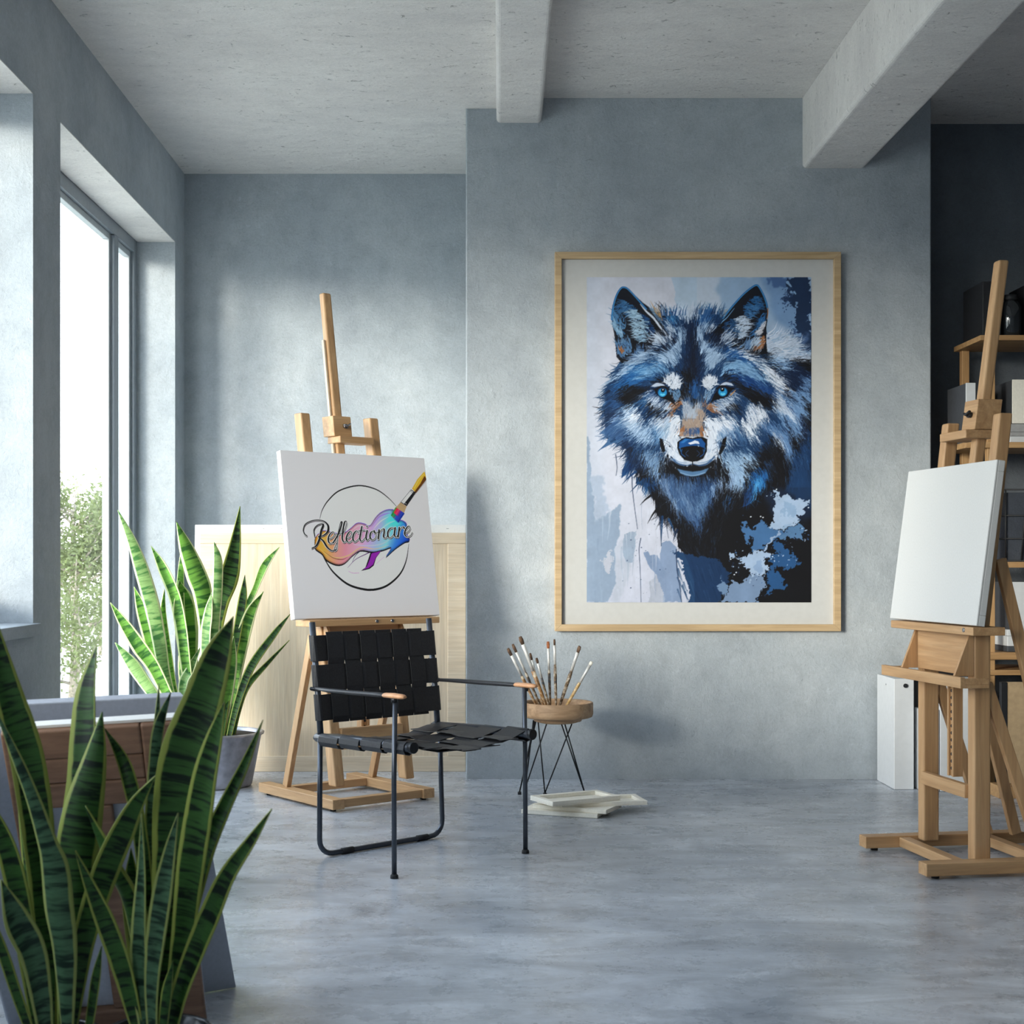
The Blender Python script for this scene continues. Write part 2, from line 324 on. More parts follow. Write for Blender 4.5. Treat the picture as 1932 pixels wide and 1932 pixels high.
# outside
gr = MB().box((-90, -30, -.9), (XLO-.3, 130, -.55)).build('ground', M['grass'], kind='structure')
def tree(name, label, x, y, h, seed, mat, nl=5200):
    rd = random.Random(seed); r = empty(name, (x, y, -.545), label=label, category='tree', group='trees outside the window'); t = MB(); lf = MB()
    t.tube([(0,0,0),(.04,0,h*.3),(-.03,.05,h*.6),(.02,0,h*.85)], [.07,.055,.035,.012], 8); tips = []
    for k in range(34):
        z = h*rd.uniform(.06, .8); a = rd.uniform(0, 6.28); l = h*rd.uniform(.25, .46)*(1-.45*z/h); e = Vector((math.cos(a)*l, math.sin(a)*l, z+l*rd.uniform(.35, .9)))
        t.tube([(0,0,z),(e.x*.5,e.y*.5,z+(e.z-z)*.4),tuple(e)], [.02,.013,.004], 5); tips.append((Vector((0,0,z)), e))
    t.build('trunk', M['trunk'], r)
    for k in range(nl):
        a, b = rd.choice(tips); c = a.lerp(b, rd.uniform(.25, 1.08))+Vector((rd.gauss(0,.13), rd.gauss(0,.13), rd.gauss(0,.12)))*h*.32
        if c.z < .02: continue
        d = Vector((rd.gauss(0,1), rd.gauss(0,1), rd.gauss(0,.8))).normalized(); e = d.orthogonal().normalized(); s = rd.uniform(.022, .045)
        lf.add([c-d*s, c+e*s*.45, c+d*s, c-e*s*.45], [(0,1,2,3)])
    lf.build('foliage', mat, r)
tree('garden_tree', 'leafy olive green tree seen through the wide window pane', -4.9, 17.2, 2.95, 3, M['tree1'], 12000)
tree('garden_tree', 'paler airy tree far behind the others outside the wide pane', -6.9, 26.0, 3.5, 5, M['tree2'])
tree('garden_tree', 'pale tree seen through the narrow window pane beside the jamb', -5.1, 21.4, 3.1, 8, M['tree2'])
# ---------------------------------------------------------------- software painter (procedural pictures)
def vnoise(h, w, cell, rng):
    gh, gw = int(h/cell)+3, int(w/cell)+3
    g = rng.random((gh, gw))
    y = np.arange(h)/cell; x = np.arange(w)/cell
    yi = y.astype(int); xi = x.astype(int); fy = y-yi; fx = x-xi
    fy = fy*fy*(3-2*fy); fx = fx*fx*(3-2*fx)
    a = g[yi][:, xi]; b = g[yi][:, xi+1]; c = g[yi+1][:, xi]; d = g[yi+1][:, xi+1]
    fy = fy[:, None]; fx = fx[None, :]
    return (a*(1-fx)+b*fx)*(1-fy)+(c*(1-fx)+d*fx)*fy
def box_blur(m, r):
    for ax in (0, 1):
        for _ in range(2):
            c = np.cumsum(np.concatenate([np.repeat(np.take(m, [0], ax), r+1, ax), m, np.repeat(np.take(m, [-1], ax), r, ax)], ax), ax)
            n = m.shape[ax]
            m = (np.take(c, range(2*r+1, 2*r+1+n), ax)-np.take(c, range(0, n), ax))/(2*r+1)
    return m
def smooth_line(pts, n=8):
    p = [np.array(q, float) for q in pts]
    if len(p) < 3: return p
    p = [2*p[0]-p[1]]+p+[2*p[-1]-p[-2]]
    out = []
    for i in range(1, len(p)-2):
        for k in range(n):
            t = k/n
            out.append(.5*((2*p[i])+(p[i+1]-p[i-1])*t+(2*p[i-1]-5*p[i]+4*p[i+1]-p[i+2])*t*t+(3*p[i]-p[i-1]-3*p[i+1]+p[i+2])*t**3))
    out.append(p[-2])
    return out
class Picture:
    def __init__(s, w, h, S=2, seed=1):
        s.S = S; s.w = w*S; s.h = h*S; s.a = np.zeros((h*S, w*S, 3), np.float32); s.rng = np.random.default_rng(seed)
        s.nx = [vnoise(s.h, s.w, c*S, s.rng)-.5 for c in (2.2, 6, 20)]; s.ny = [vnoise(s.h, s.w, c*S, s.rng)-.5 for c in (2.2, 6, 20)]
    def poly(s, pts, col, warp=0, alpha=1, soft=0):
        p = np.array(pts, float)*s.S; m = warp*s.S*2.6+soft*s.S*2+1
        x0, y0 = np.floor(p.min(0)-m).astype(int); x1, y1 = np.ceil(p.max(0)+m).astype(int)
        x0 = max(0, x0); y0 = max(0, y0); x1 = min(s.w, x1); y1 = min(s.h, y1)
        if x1 <= x0 or y1 <= y0: return
        X, Y = np.meshgrid(np.arange(x0, x1)+.5, np.arange(y0, y1)+.5)
        if warp:
            sl = (slice(y0, y1), slice(x0, x1)); k = warp*s.S
            X = X+k*(s.nx[0][sl]*1.0+s.nx[1][sl]*1.7+s.nx[2][sl]*2.2); Y = Y+k*(s.ny[0][sl]*1.0+s.ny[1][sl]*1.7+s.ny[2][sl]*2.2)
        ins = np.zeros(X.shape, bool); n = len(p)
        for i in range(n):
            ax, ay = p[i]; bx, by = p[(i+1) % n]
            if ay == by: continue
            c = ((ay > Y) != (by > Y)) & (X < (bx-ax)*(Y-ay)/(by-ay)+ax)
            ins ^= c
        m = ins.astype(np.float32)*alpha
        if soft: m = box_blur(m, max(1, int(soft*s.S/2)))
        m = m[..., None]; A = s.a[y0:y1, x0:x1]
        A[:] = A*(1-m)+np.array(col, np.float32)*m
    def line(s, pts, col, w0, w1=None, wm=None, alpha=1, w=None):
        """tapered stroke through pts; radii w0 -> w1, or list w"""
        p = np.array(pts, float)*s.S; n = len(p)
        if w is None:
            w1 = w0 if w1 is None else w1
            w = [w0+(w1-w0)*i/(n-1) for i in range(n)]
            if wm is not None:
                w = [w[i]+(wm-(w0+w1)/2)*math.sin(math.pi*i/(n-1)) for i in range(n)]
        w = np.array(w)*s.S; m = w.max()+1.5
        x0, y0 = np.floor(p.min(0)-m).astype(int); x1, y1 = np.ceil(p.max(0)+m).astype(int)
        x0 = max(0, x0); y0 = max(0, y0); x1 = min(s.w, x1); y1 = min(s.h, y1)
        if x1 <= x0 or y1 <= y0: return
        X = np.arange(x0, x1)[None, :]+.5; Y = np.arange(y0, y1)[:, None]+.5
        best = np.full((y1-y0, x1-x0), -9., np.float32)
        for i in range(n-1):
            ax, ay = p[i]; dx, dy = p[i+1]-p[i]; L = dx*dx+dy*dy+1e-9
            t = np.clip(((X-ax)*dx+(Y-ay)*dy)/L, 0, 1)
            d = np.sqrt((X-ax-t*dx)**2+(Y-ay-t*dy)**2)
            np.maximum(best, w[i]+(w[i+1]-w[i])*t-d, out=best)
        m = (np.clip(best+.5, 0, 1)*alpha)[..., None]; A = s.a[y0:y1, x0:x1]
        A[:] = A*(1-m)+np.array(col, np.float32)*m
    def get(s, x, y):
        return s.a[min(s.h-1, max(0, int(y*s.S))), min(s.w-1, max(0, int(x*s.S)))].copy()
    def out(s):
        S = s.S
        return s.a.reshape(s.h//S, S, s.w//S, S, 3).mean((1, 3))
K=(17,18,25); N=(22,38,66); D=(27,62,102); B=(40,104,162); MI=(112,150,192); L=(160,185,214); W2=(188,202,222); W=(212,220,234); T=(168,152,142); O=(160,112,76)
def paint_wolf():
    W0, H0 = 424, 614; X0, Y0 = 1107, 523
    P = Picture(W0, H0, 2, 7); rng = P.rng
    RG = {0:(X0, Y0, 1, 1), 1:(1100,515,8.782,8.782), 2:(1315,515,8.782,8.782), 3:(1100,700,8.782,8.782), 4:(1315,700,8.782,8.782), 5:(1100,900,8.05,8.05), 6:(1315,900,8.05,8.05), 9:(0,0,1,1)}
    def C(r, pts):
        ox, oy, sx, sy = RG[r]
        return [(ox+x/sx-X0, oy+y/sy-Y0) for x, y in pts]
    def Z(r, col, pts, **k): P.poly(C(r, pts), col, **k)
    def LN(r, col, pts, w0, w1=None, **k): P.line(smooth_line(C(r, pts), 5), col, w0, w1, **k)
    # background
    yy, xx = np.mgrid[0:P.h, 0:P.w]; fy = (yy/P.h)[..., None]; fx = (xx/P.w)[..., None]
    P.a[:] = np.array((200,204,219))*(1-fx*.03)-np.array((12,8,6))*np.clip(.12-fx, 0, 1)*8-np.array((22,20,14))*np.clip(fy-.5, 0, 1)
    Z(1, (174,194,216), [(1455,60),(1540,330),(1520,430),(1560,560),(1560,700),(1932,900),(1932,60)], warp=1)
    Z(2, (184,198,217), [(0,60),(1890,60),(1890,1400),(0,1400)])
    Z(2, (146,173,204), [(400,60),(1300,60),(1890,300),(1890,1400),(700,1400),(200,700),(420,500),(350,250)], warp=5, soft=5)
    Z(2, (116,150,192), [(1060,60),(1890,60),(1890,1400),(1250,1250),(1350,900),(1250,600),(1150,300)], warp=3, soft=10)
    Z(2, (160,178,204), [(1650,1000),(1500,1050),(1300,950),(1180,1010),(1200,800),(1400,850)], soft=8, alpha=.6)
    Z(2, (72,103,150), [(1190,60),(1240,230),(1430,260),(1500,200),(1560,60)], warp=5, soft=2)
    Z(2, (28,47,78), [(1540,60),(1480,150),(1540,300),(1530,350),(1480,400),(1500,500),(1560,470),(1620,560),(1620,650),(1680,720),(1610,790),(1660,880),(1720,960),(1700,1050),(1640,1100),(1650,1200),(1700,1330),(1890,1360),(1890,60)], warp=7)
    Z(2, (80,110,155), [(1650,1090),(1700,1000),(1820,980),(1840,1080),(1760,1190),(1660,1200)], warp=7, soft=3, alpha=.7)
    for x, y, r in [(1500,160,3),(1535,200,2),(1560,320,2.5),(1610,320,2)]: LN(2, (130,165,205), [(x,y),(x+25,y+30)], r, r*.6)
    for q in range(70):
        x = rng.normal(1490, 60); y = rng.normal(420, 90)
        LN(2, (40,62,100), [(x,y),(x+rng.normal(0,12),y+rng.normal(0,12))], rng.random()*.9+.2)
    for q in range(50):
        x = rng.normal(1590, 25); y = rng.uniform(800, 1180)
        LN(2, (50,75,115), [(x,y),(x+rng.normal(0,14),y+rng.normal(0,20))], rng.random()*.9+.2)
    gb = (140,158,182)
    Z(5, gb, [(50,-600),(90,-600),(130,0),(190,650),(430,540),(560,390),(560,900),(480,1100),(500,1600),(380,1900),(50,1900)], warp=2, soft=1.5)
    Z(5, (160,175,198), [(130,0),(300,0),(340,300),(430,540),(200,660)], warp=4, soft=2, alpha=.8)
    Z(5, (176,184,201), [(480,1100),(590,950),(740,1300),(700,1500),(560,1900),(420,1900),(500,1600)], warp=2, soft=2, alpha=.8)
    Z(5, (182,187,202), [(250,1230),(340,1210),(440,1100),(430,1350),(370,1500),(320,1450)], warp=5)
    Z(5, (148,164,186), [(620,880),(810,830),(790,1100),(760,1290),(660,1290),(590,1080)], warp=1.5)
    Z(5, (128,147,178), [(1200,1000),(1330,960),(1420,1080),(1440,1400),(1500,1900),(1220,1900),(1130,1500)], warp=1.5)
    Z(5, (168,175,192), [(1000,1600),(1120,1480),(1200,1700),(1250,1900),(1020,1900)], warp=2)
    Z(5, (124,144,176), [(910,1150),(990,1130),(1020,1190),(1130,1180),(1250,1450),(1240,1540),(1130,1490),(1010,1370)], warp=1)
    for q in range(90):
        x = rng.uniform(60, 1400); y = rng.uniform(300, 1850); l = rng.uniform(100, 500)
        if x > 1150 and y < 900: continue
        c = P.get(*C(5, [(x,y)])[0])+rng.normal(0, 6)
        LN(5, c, [(x,y),(x+rng.normal(0,10),y+l/2),(x+rng.normal(0,20),y+l)], rng.uniform(.3,2.5), .3, alpha=.5)
    sh = [(1163,650),(1172,688),(1162,702),(1152,720),(1143,735),(1145,755),(1139,775),(1144,798),(1140,816),(1151,826),(1172,833),(1183,850),(1185,872),(1180,893),(1196,884),(1207,895),(1214,915),(1226,925),(1236,945),(1237,965),(1248,983),(1262,975),(1278,1000),(1279,1032),(1288,1040),(1298,1060),(1310,1097),(1311,1137),(1531,1137),(1531,668),(1500,668),(1475,635),(1445,630),(1390,640),(1350,588),(1320,582),(1280,586),(1240,590),(1200,640)]
    Z(9, K, sh)
    Z(9, D, [(1165,690),(1200,640),(1250,600),(1307,584),(1360,590),(1400,640),(1445,680),(1480,740),(1490,790),(1420,860),(1200,850),(1142,815),(1143,735)])
    Z(9, (26,50,84), [(1142,740),(1185,790),(1190,850),(1230,880),(1180,890),(1185,850),(1142,826)])
    # ears
    Z(1, (18,21,32), [(520,1010),(485,850),(480,700),(510,520),(560,360),(620,260),(670,235),(750,265),(860,370),(1000,500),(1200,640),(1330,880),(1420,1000),(1420,1050),(1200,1300),(800,1450),(650,1500),(560,1400),(540,1200)])
    Z(2, (18,21,32), [(250,980),(370,860),(560,570),(700,420),(800,320),(900,240),(985,195),(1040,240),(1110,370),(1160,510),(1175,640),(1150,800),(1140,950),(1165,1130),(1160,1250),(1170,1340),(1000,1390),(560,1230),(300,1020)])
    def tuft(r, pts, col, n, ln, d, w=1.1, jit=12, dj=.25, taper=.15):
        poly = np.array(C(r, pts)); x0, y0 = poly.min(0); x1, y1 = poly.max(0); k = 0
        q = Picture.__new__(Picture)
        while k < n:
            x, y = rng.uniform(x0, x1), rng.uniform(y0, y1)
            ins = False; m = len(poly)
            for i in range(m):
                ax, ay = poly[i]; bx, by = poly[(i+1) % m]
                if (ay > y) != (by > y) and x < (bx-ax)*(y-ay)/(by-ay)+ax: ins = not ins
            if not ins: continue
            k += 1
            a = math.atan2(d[1], d[0])+rng.normal(0, dj); l = ln*rng.uniform(.6, 1.4); b = rng.normal(0, .2)
            p = [(x, y), (x+l*.5*math.cos(a), y+l*.5*math.sin(a)), (x+l*math.cos(a+b), y+l*math.sin(a+b))]
            P.line(p, np.array(col)+rng.normal(0, jit), w*rng.uniform(.5, 1.3), taper)
    tuft(1, [(600,480),(720,430),(900,600),(1000,780),(900,780),(700,650),(560,640)], (44,92,138), 90, 13, (-.8,.25))
    tuft(1, [(1000,700),(1100,760),(1230,1000),(1150,1100),(1080,900)], (26,70,120), 60, 9, (-.7,-.1))
    tuft(1, [(870,600),(960,700),(1100,830),(1090,960),(1130,1060),(1020,1190),(880,1040),(860,880),(850,780),(760,660)], (150,182,208), 150, 13, (-.9,-.1), 1.2, 14)
    tuft(1, [(520,640),(640,700),(720,900),(700,1080),(560,1020),(500,800)], (70,116,160), 80, 12, (-.5,-.75))
    tuft(1, [(520,830),(600,850),(690,1060),(600,1080),(530,940)], (130,168,200), 40, 12, (-.45,-.8))
    tuft(1, [(560,1180),(780,1120),(820,1300),(650,1420),(560,1330)], (90,128,168), 90, 12, (-.3,-.9))
    tuft(1, [(600,1250),(640,1250),(720,1330),(640,1350)], O, 14, 7, (-.4,-.8), 1)
    tuft(1, [(840,1400),(950,1240),(1050,1290),(900,1440)], (80,112,150), 50, 11, (-.2,-.9))
    tuft(2, [(760,560),(900,400),(1010,370),(1080,560),(1000,620),(900,640),(780,700)], (36,88,138), 90, 12, (.8,.2))
    tuft(2, [(600,740),(700,720),(860,800),(840,900),(760,1060),(690,1090),(640,980),(620,880)], (176,194,218), 130, 12, (.9,-.05), 1.2)
    tuft(2, [(420,850),(560,760),(640,900),(650,1080),(560,1080),(430,980)], (30,72,118), 80, 10, (.8,0))
    tuft(2, [(850,560),(930,520),(1000,620),(860,760),(760,700)], (60,110,160), 40, 10, (.8,.1))
    tuft(2, [(1080,680),(1150,660),(1130,820),(1020,980),(960,1040),(950,960)], (44,100,156), 60, 14, (-.5,.8))
    tuft(2, [(1050,900),(1150,780),(1130,900),(1080,1000),(1000,990)], (196,200,212), 45, 9, (-.6,.6))
    tuft(2, [(950,1060),(1090,1040),(1130,1150),(1080,1230),(920,1220),(880,1130)], (170,188,210), 80, 12, (-.5,.8))
    tuft(2, [(1090,1050),(1120,1030),(1160,1180),(1090,1260),(930,1220),(1060,1200)], O, 40, 8, (-.5,.6), .9)
    tuft(2, [(760,1180),(880,1150),(880,1280),(800,1310),(700,1250)], (110,142,180), 40, 12, (.3,-.8))
    for c, w, dx in (((28,92,158),1.5,0),((70,150,205),.6,6)):
        LN(1, c, [(482+dx,780),(484+dx,690),(510+dx,530),(560+dx,370),(625,265+dx),(680,240+dx),(750,272+dx),(860,385+dx),(980,520+dx),(1050,600+dx)], w, w)
        LN(2, c, [(430,760+dx),(560,590+dx),(700,430+dx),(800,330+dx),(900,250+dx),(985,205+dx),(1035,245+dx),(1105-dx,375),(1150-dx,500),(1172-dx,600)], w, w)
    LN(1, (205,214,230), [(950,520),(1050,640),(1180,760),(1280,900),(1380,1010)], .5, .8, wm=2.0)
    LN(2, (120,170,215), [(620,590),(500,740),(430,800),(370,860)], .4, 1.4)
    LN(2, O, [(1172,590),(1175,660),(1165,760)], 1, .6)
    LN(2, (12,14,22), [(1160,780),(1140,930),(1165,1130),(1168,1260)], 1, 1.2)
    # head zones
    Z(1, W2, [(1440,640),(1560,590),(1932,590),(1932,800),(1850,720),(1740,840),(1640,780),(1500,740)])
    Z(1, (60,128,180), [(1400,800),(1480,680),(1570,720),(1560,850),(1450,850)])
    Z(1, (96,130,165), [(1080,560),(1230,650),(1300,640),(1330,860),(1250,800)])
    Z(1, (185,150,105), [(1220,680),(1300,660),(1300,740),(1260,760)])
    Z(2, (50,98,150), [(0,640),(250,590),(300,700),(200,800),(100,890),(0,900)])
    Z(2, W2, [(0,590),(120,560),(60,680),(0,800)])
    Z(2, (150,160,170), [(330,640),(520,600),(460,720),(380,740)])
    Z(1, W2, [(1380,890),(1480,870),(1540,960),(1500,1060),(1400,1100),(1440,1020)])
    Z(1, L, [(1560,900),(1640,900),(1700,1000),(1680,1180),(1600,1180),(1580,1000)])
    Z(1, L, [(1560,1120),(1640,1180),(1640,1330),(1580,1480),(1500,1580),(1330,1540),(1200,1460),(1350,1350),(1480,1250)])
    Z(1, L, [(780,1450),(1100,1290),(1250,1250),(1200,1400),(950,1500),(800,1620),(620,1720),(400,1850),(500,1750),(650,1600)])
    Z(1, B, [(850,1560),(1150,1450),(1350,1560),(1300,1700),(1100,1750),(900,1850),(600,1932),(500,1900),(700,1750)])
    Z(1, (120,164,204), [(1000,1560),(1200,1520),(1420,1600),(1450,1700),(1250,1700),(1100,1720),(920,1780)])
    Z(1, (20,44,78), [(1680,860),(1932,800),(1932,1932),(1680,1932),(1660,1600),(1700,1300),(1680,1100)])
    Z(1, (18,30,52), [(1790,950),(1870,950),(1880,1400),(1932,1500),(1932,1932),(1680,1932),(1720,1700),(1800,1300)])
    Z(2, (20,44,78), [(0,850),(30,900),(30,1200),(100,1350),(80,1550),(60,1700),(40,1932),(0,1932)])
    Z(2, L, [(0,900),(100,880),(210,800),(120,960),(100,1100),(230,1250),(400,1350),(470,1400),(430,1480),(250,1600),(120,1640),(110,1400),(40,1200),(0,1100)])
    Z(2, W2, [(160,920),(250,850),(300,880),(230,980),(240,1020),(180,980)])
    Z(1, W2, [(1150,1120),(1250,1060),(1400,1050),(1500,1100),(1350,1180),(1230,1250),(1150,1190)])
    Z(1, (18,30,54), [(1250,1270),(1400,1180),(1540,1060),(1590,1120),(1480,1220),(1350,1330),(1200,1330)])
    Z(2, (20,34,60), [(140,950),(210,1010),(380,1050),(500,1200),(380,1280),(230,1200),(140,1080)])
    Z(2, W2, [(400,1010),(480,1010),(590,1120),(520,1180),(550,1230),(420,1160),(380,1080)])
    Z(2, (134,174,212), [(440,1480),(800,1430),(900,1500),(1000,1640),(1150,1760),(1000,1800),(850,1700),(600,1620),(400,1700),(400,1600)])
    Z(2, (36,90,152), [(550,1650),(800,1700),(1000,1800),(1180,1850),(1250,1932),(700,1932),(600,1800)])
    Z(2, (40,96,156), [(380,1270),(560,1250),(760,1360),(900,1500),(980,1640),(850,1500),(650,1420),(480,1400)])
    Z(2, W, [(500,1210),(620,1270),(800,1330),(960,1420),(1060,1480),(1250,1600),(1400,1750),(1500,1932),(1300,1932),(1180,1800),(1050,1600),(900,1480),(700,1350),(520,1260)])
    Z(4, W, [(1080,0),(1240,0),(1350,160),(1540,300),(1420,300),(1220,200),(1150,80)])
    Z(2, W2, [(1150,1020),(1300,1000),(1500,1050),(1640,1130),(1720,1230),(1600,1300),(1890,1350),(1890,1440),(1500,1420),(1300,1450),(1480,1600),(1300,1520),(1170,1350),(1150,1150)])
    Z(2, (148,178,212), [(1160,1340),(1450,1430),(1540,1610),(1350,1580),(1230,1500)])
    Z(2, (20,40,72), [(1440,1400),(1600,1480),(1890,1650),(1890,1932),(1560,1932),(1400,1780),(1280,1600),(1500,1620)])
    Z(2, (112,146,188), [(1660,1720),(1890,1740),(1890,1932),(1750,1932),(1760,1820)])
    Z(4, (118,152,192), [(1550,330),(1720,250),(1890,380),(1890,520),(1740,480),(1830,760),(1720,700),(1730,1050),(1560,1050),(1250,650),(1260,350),(1430,350)])
    Z(4, W2, [(1240,310),(1400,420),(1600,700),(1800,900),(1560,760),(1400,680),(1270,610)])
    Z(4, N, [(1350,320),(1500,330),(1590,480),(1560,520),(1450,420)])
    Z(4, K, [(1720,420),(1800,450),(1890,560),(1890,900),(1840,780),(1780,620)])
    Z(4, N, [(1700,720),(1800,820),(1850,1100),(1740,1150),(1720,950)])
    Z(4, (104,138,180), [(1020,850),(1250,820),(1500,1000),(1600,1300),(1520,1470),(1400,1230),(1280,1100),(1150,960)])
    Z(4, W2, [(1200,960),(1400,1100),(1440,1250),(1300,1130)])
    Z(4, N, [(1420,720),(1520,850),(1600,1050),(1480,900)])
    Z(4, (30,64,104), [(1600,1300),(1760,1150),(1890,900),(1890,1932),(1500,1932),(1540,1500)])
    Z(4, D, [(450,600),(700,400),(840,480),(800,700),(730,820),(600,750),(400,740)])
    Z(4, K, [(480,600),(640,520),(700,560),(600,660),(500,690)])
    Z(4, (30,74,130), [(500,110),(800,100),(1150,200),(1270,300),(1250,420),(900,330),(700,230),(560,160)])
    Z(4, K, [(600,260),(800,240),(1000,300),(1200,400),(1270,500),(1200,600),(1000,560),(900,520),(760,400)])
    Z(4, K, [(360,160),(480,90),(640,130),(780,250),(620,270),(560,180),(440,170)])
    Z(4, W, [(840,480),(950,560),(1080,620),(1170,740),(1030,850),(950,920),(900,970),(1030,1110),(870,1080),(780,960),(700,880),(790,700)])
    Z(4, W2, [(240,570),(330,480),(500,430),(640,340),(650,420),(560,520),(450,620),(350,690),(250,650)])
    Z(4, W, [(130,780),(330,780),(500,700),(660,830),(560,960),(420,1080),(340,1100),(350,1200),(370,1330),(330,1450),(200,1560),(60,1560),(0,1500),(100,1480),(160,1350),(170,1200),(110,1100),(130,950)])
    Z(4, (128,160,196), [(330,1000),(500,930),(660,880),(600,1000),(450,1100),(340,1180)], soft=2)
    Z(4, (70,108,150), [(560,980),(680,880),(760,1000),(900,1120),(760,1180),(600,1160)])
    Z(4, W2, [(500,1090),(570,1040),(540,1200),(460,1320),(430,1330),(480,1200)])
    Z(4, (150,178,208), [(360,1390),(600,1340),(800,1300),(900,1400),(940,1600),(850,1500),(780,1700),(760,1932),(500,1932),(600,1750),(430,1560)])
    Z(4, K, [(720,1420),(800,1500),(860,1700),(800,1800),(780,1600)])
    Z(4, (36,96,156), [(860,1750),(1000,1600),(1200,1640),(1120,1932),(850,1932)])
    Z(4, (44,78,118), [(1100,1500),(1220,1430),(1240,1560),(1150,1620)])
    Z(3, K, [(640,350),(680,250),(900,220),(1100,290),(1200,290),(1050,340),(950,470),(800,560),(650,540)])
    Z(3, K, [(1180,170),(1300,120),(1400,230),(1480,330),(1640,330),(1700,200),(1640,60),(1500,0),(1760,0),(1900,400),(1830,600),(1760,430),(1660,480),(1600,540),(1480,480),(1400,300),(1300,200)])
    Z(3, (40,92,148), [(1740,320),(1880,200),(1932,480),(1800,450)])
    Z(3, D, [(930,480),(1040,420),(1100,600),(1180,700),(1120,820),(1050,880),(950,700)])
    Z(3, (34,90,142), [(950,460),(1040,420),(1110,560),(1000,600)])
    Z(3, W2, [(1060,330),(1180,340),(1260,430),(1440,480),(1480,560),(1460,690),(1350,620),(1200,560),(1140,500),(1080,420)])
    Z(3, K, [(1050,450),(1180,570),(1380,650),(1360,740),(1250,720),(1120,660),(1080,580)])
    Z(3, L, [(620,600),(880,560),(960,700),(1040,870),(1150,1000),(1200,1200),(1000,1160),(900,1080),(720,950),(680,850),(600,790),(700,720)])
    Z(3, W, [(800,650),(900,620),(1000,800),(1000,900),(800,790)])
    Z(3, (64,100,144), [(300,1300),(440,1180),(420,1060),(270,1040),(440,900),(540,760),(600,800),(700,850),(760,1000),(850,1150),(640,1150),(500,1200)])
    Z(3, (46,86,132), [(300,600),(440,450),(560,380),(640,420),(620,600),(500,640),(420,560)])
    Z(3, (120,150,190), [(480,740),(560,700),(640,760),(520,840),(440,860)])
    Z(3, W, [(1460,720),(1600,740),(1620,850),(1600,1050),(1570,1180),(1560,1300),(1620,1420),(1700,1490),(1820,1520),(1650,1570),(1500,1540),(1440,1450),(1380,1300),(1330,1150),(1420,900)])
    Z(3, W2, [(1160,760),(1400,740),(1480,760),(1420,950),(1340,1100),(1260,1100),(1180,980),(1130,880)])
    Z(3, (104,142,182), [(1150,900),(1260,900),(1340,1000),(1300,1120),(1270,1200),(1290,1330),(1220,1200),(1200,1060)], soft=1)
    Z(3, (150,178,206), [(1400,780),(1440,900),(1420,1040),(1360,1130),(1340,1000)], soft=2)
    Z(3, (128,158,192), [(960,1400),(1050,1280),(1200,1330),(1320,1400),(1300,1520),(1200,1700),(1110,1600),(1060,1480)])
    Z(3, (20,62,112), [(650,1650),(740,1450),(850,1560),(780,1640),(640,1780)])
    Z(3, (28,56,92), [(880,1380),(960,1300),(960,1500),(900,1450)])
    Z(5, (68,98,138), [(1060,-60),(1300,-60),(1500,0),(1771,0),(1771,800),(1650,700),(1500,550),(1350,350),(1200,200)])
    Z(5, (120,146,180), [(1090,-40),(1200,-40),(1350,260),(1500,600),(1420,500),(1250,250)])
    Z(5, (104,132,168), [(1400,150),(1500,150),(1640,400),(1700,650),(1580,500)])
    Z(5, (28,70,115), [(800,100),(820,0),(1080,0),(1100,150),(950,150)])
    Z(6, (46,76,116), [(0,0),(300,0),(250,300),(120,500),(50,700),(0,700)])
    Z(6, (96,128,166), [(0,300),(130,200),(160,400),(60,600),(0,640)])
    for c, p in (((132,158,192),[(240,30),(300,130),(250,330),(210,150)]),((140,164,196),[(330,0),(410,0),(350,200),(310,150)]),((146,172,204),[(480,-60),(650,-60),(620,0),(520,120),(450,190)]),((44,84,128),[(400,350),(540,270),(500,380),(370,400)]),((50,124,184),[(860,-30),(1050,-30),(1000,100),(900,250),(810,420),(850,200)]),((90,160,210),[(900,60),(970,60),(900,220),(850,320)]),((28,64,110),[(760,100),(860,100),(800,400),(700,460)])): Z(6, c, p)
    Z(4, (168,180,198), [(0,480),(60,500),(90,620),(20,800),(0,800)], soft=2); Z(3, (172,183,200), [(1660,520),(1740,480),(1800,620),(1900,480),(1932,800),(1640,790)], soft=2)
    Z(3, T, [(1640,800),(1932,790),(1932,1100),(1650,1110),(1600,1070),(1640,900)], soft=2); Z(4, T, [(0,640),(100,640),(150,760),(90,880),(120,1000),(110,1100),(0,1080)], soft=2)
    Z(3, O, [(1480,480),(1560,540),(1640,480),(1660,560),(1560,620),(1440,820),(1480,640)]); Z(4, (150,110,84), [(60,500),(180,560),(240,480),(260,600),(340,760),(240,680),(100,580)])
    Z(3, O, [(1610,960),(1680,900),(1700,1000),(1660,1080),(1600,1080)]); Z(4, O, [(40,960),(90,900),(120,1000),(110,1100),(60,1070)])
    Z(3, (74,96,136), [(1700,960),(1932,940),(1932,1040),(1690,1040)], soft=2); Z(4, (60,100,150), [(0,940),(50,1000),(30,1050),(0,1050)], soft=1)
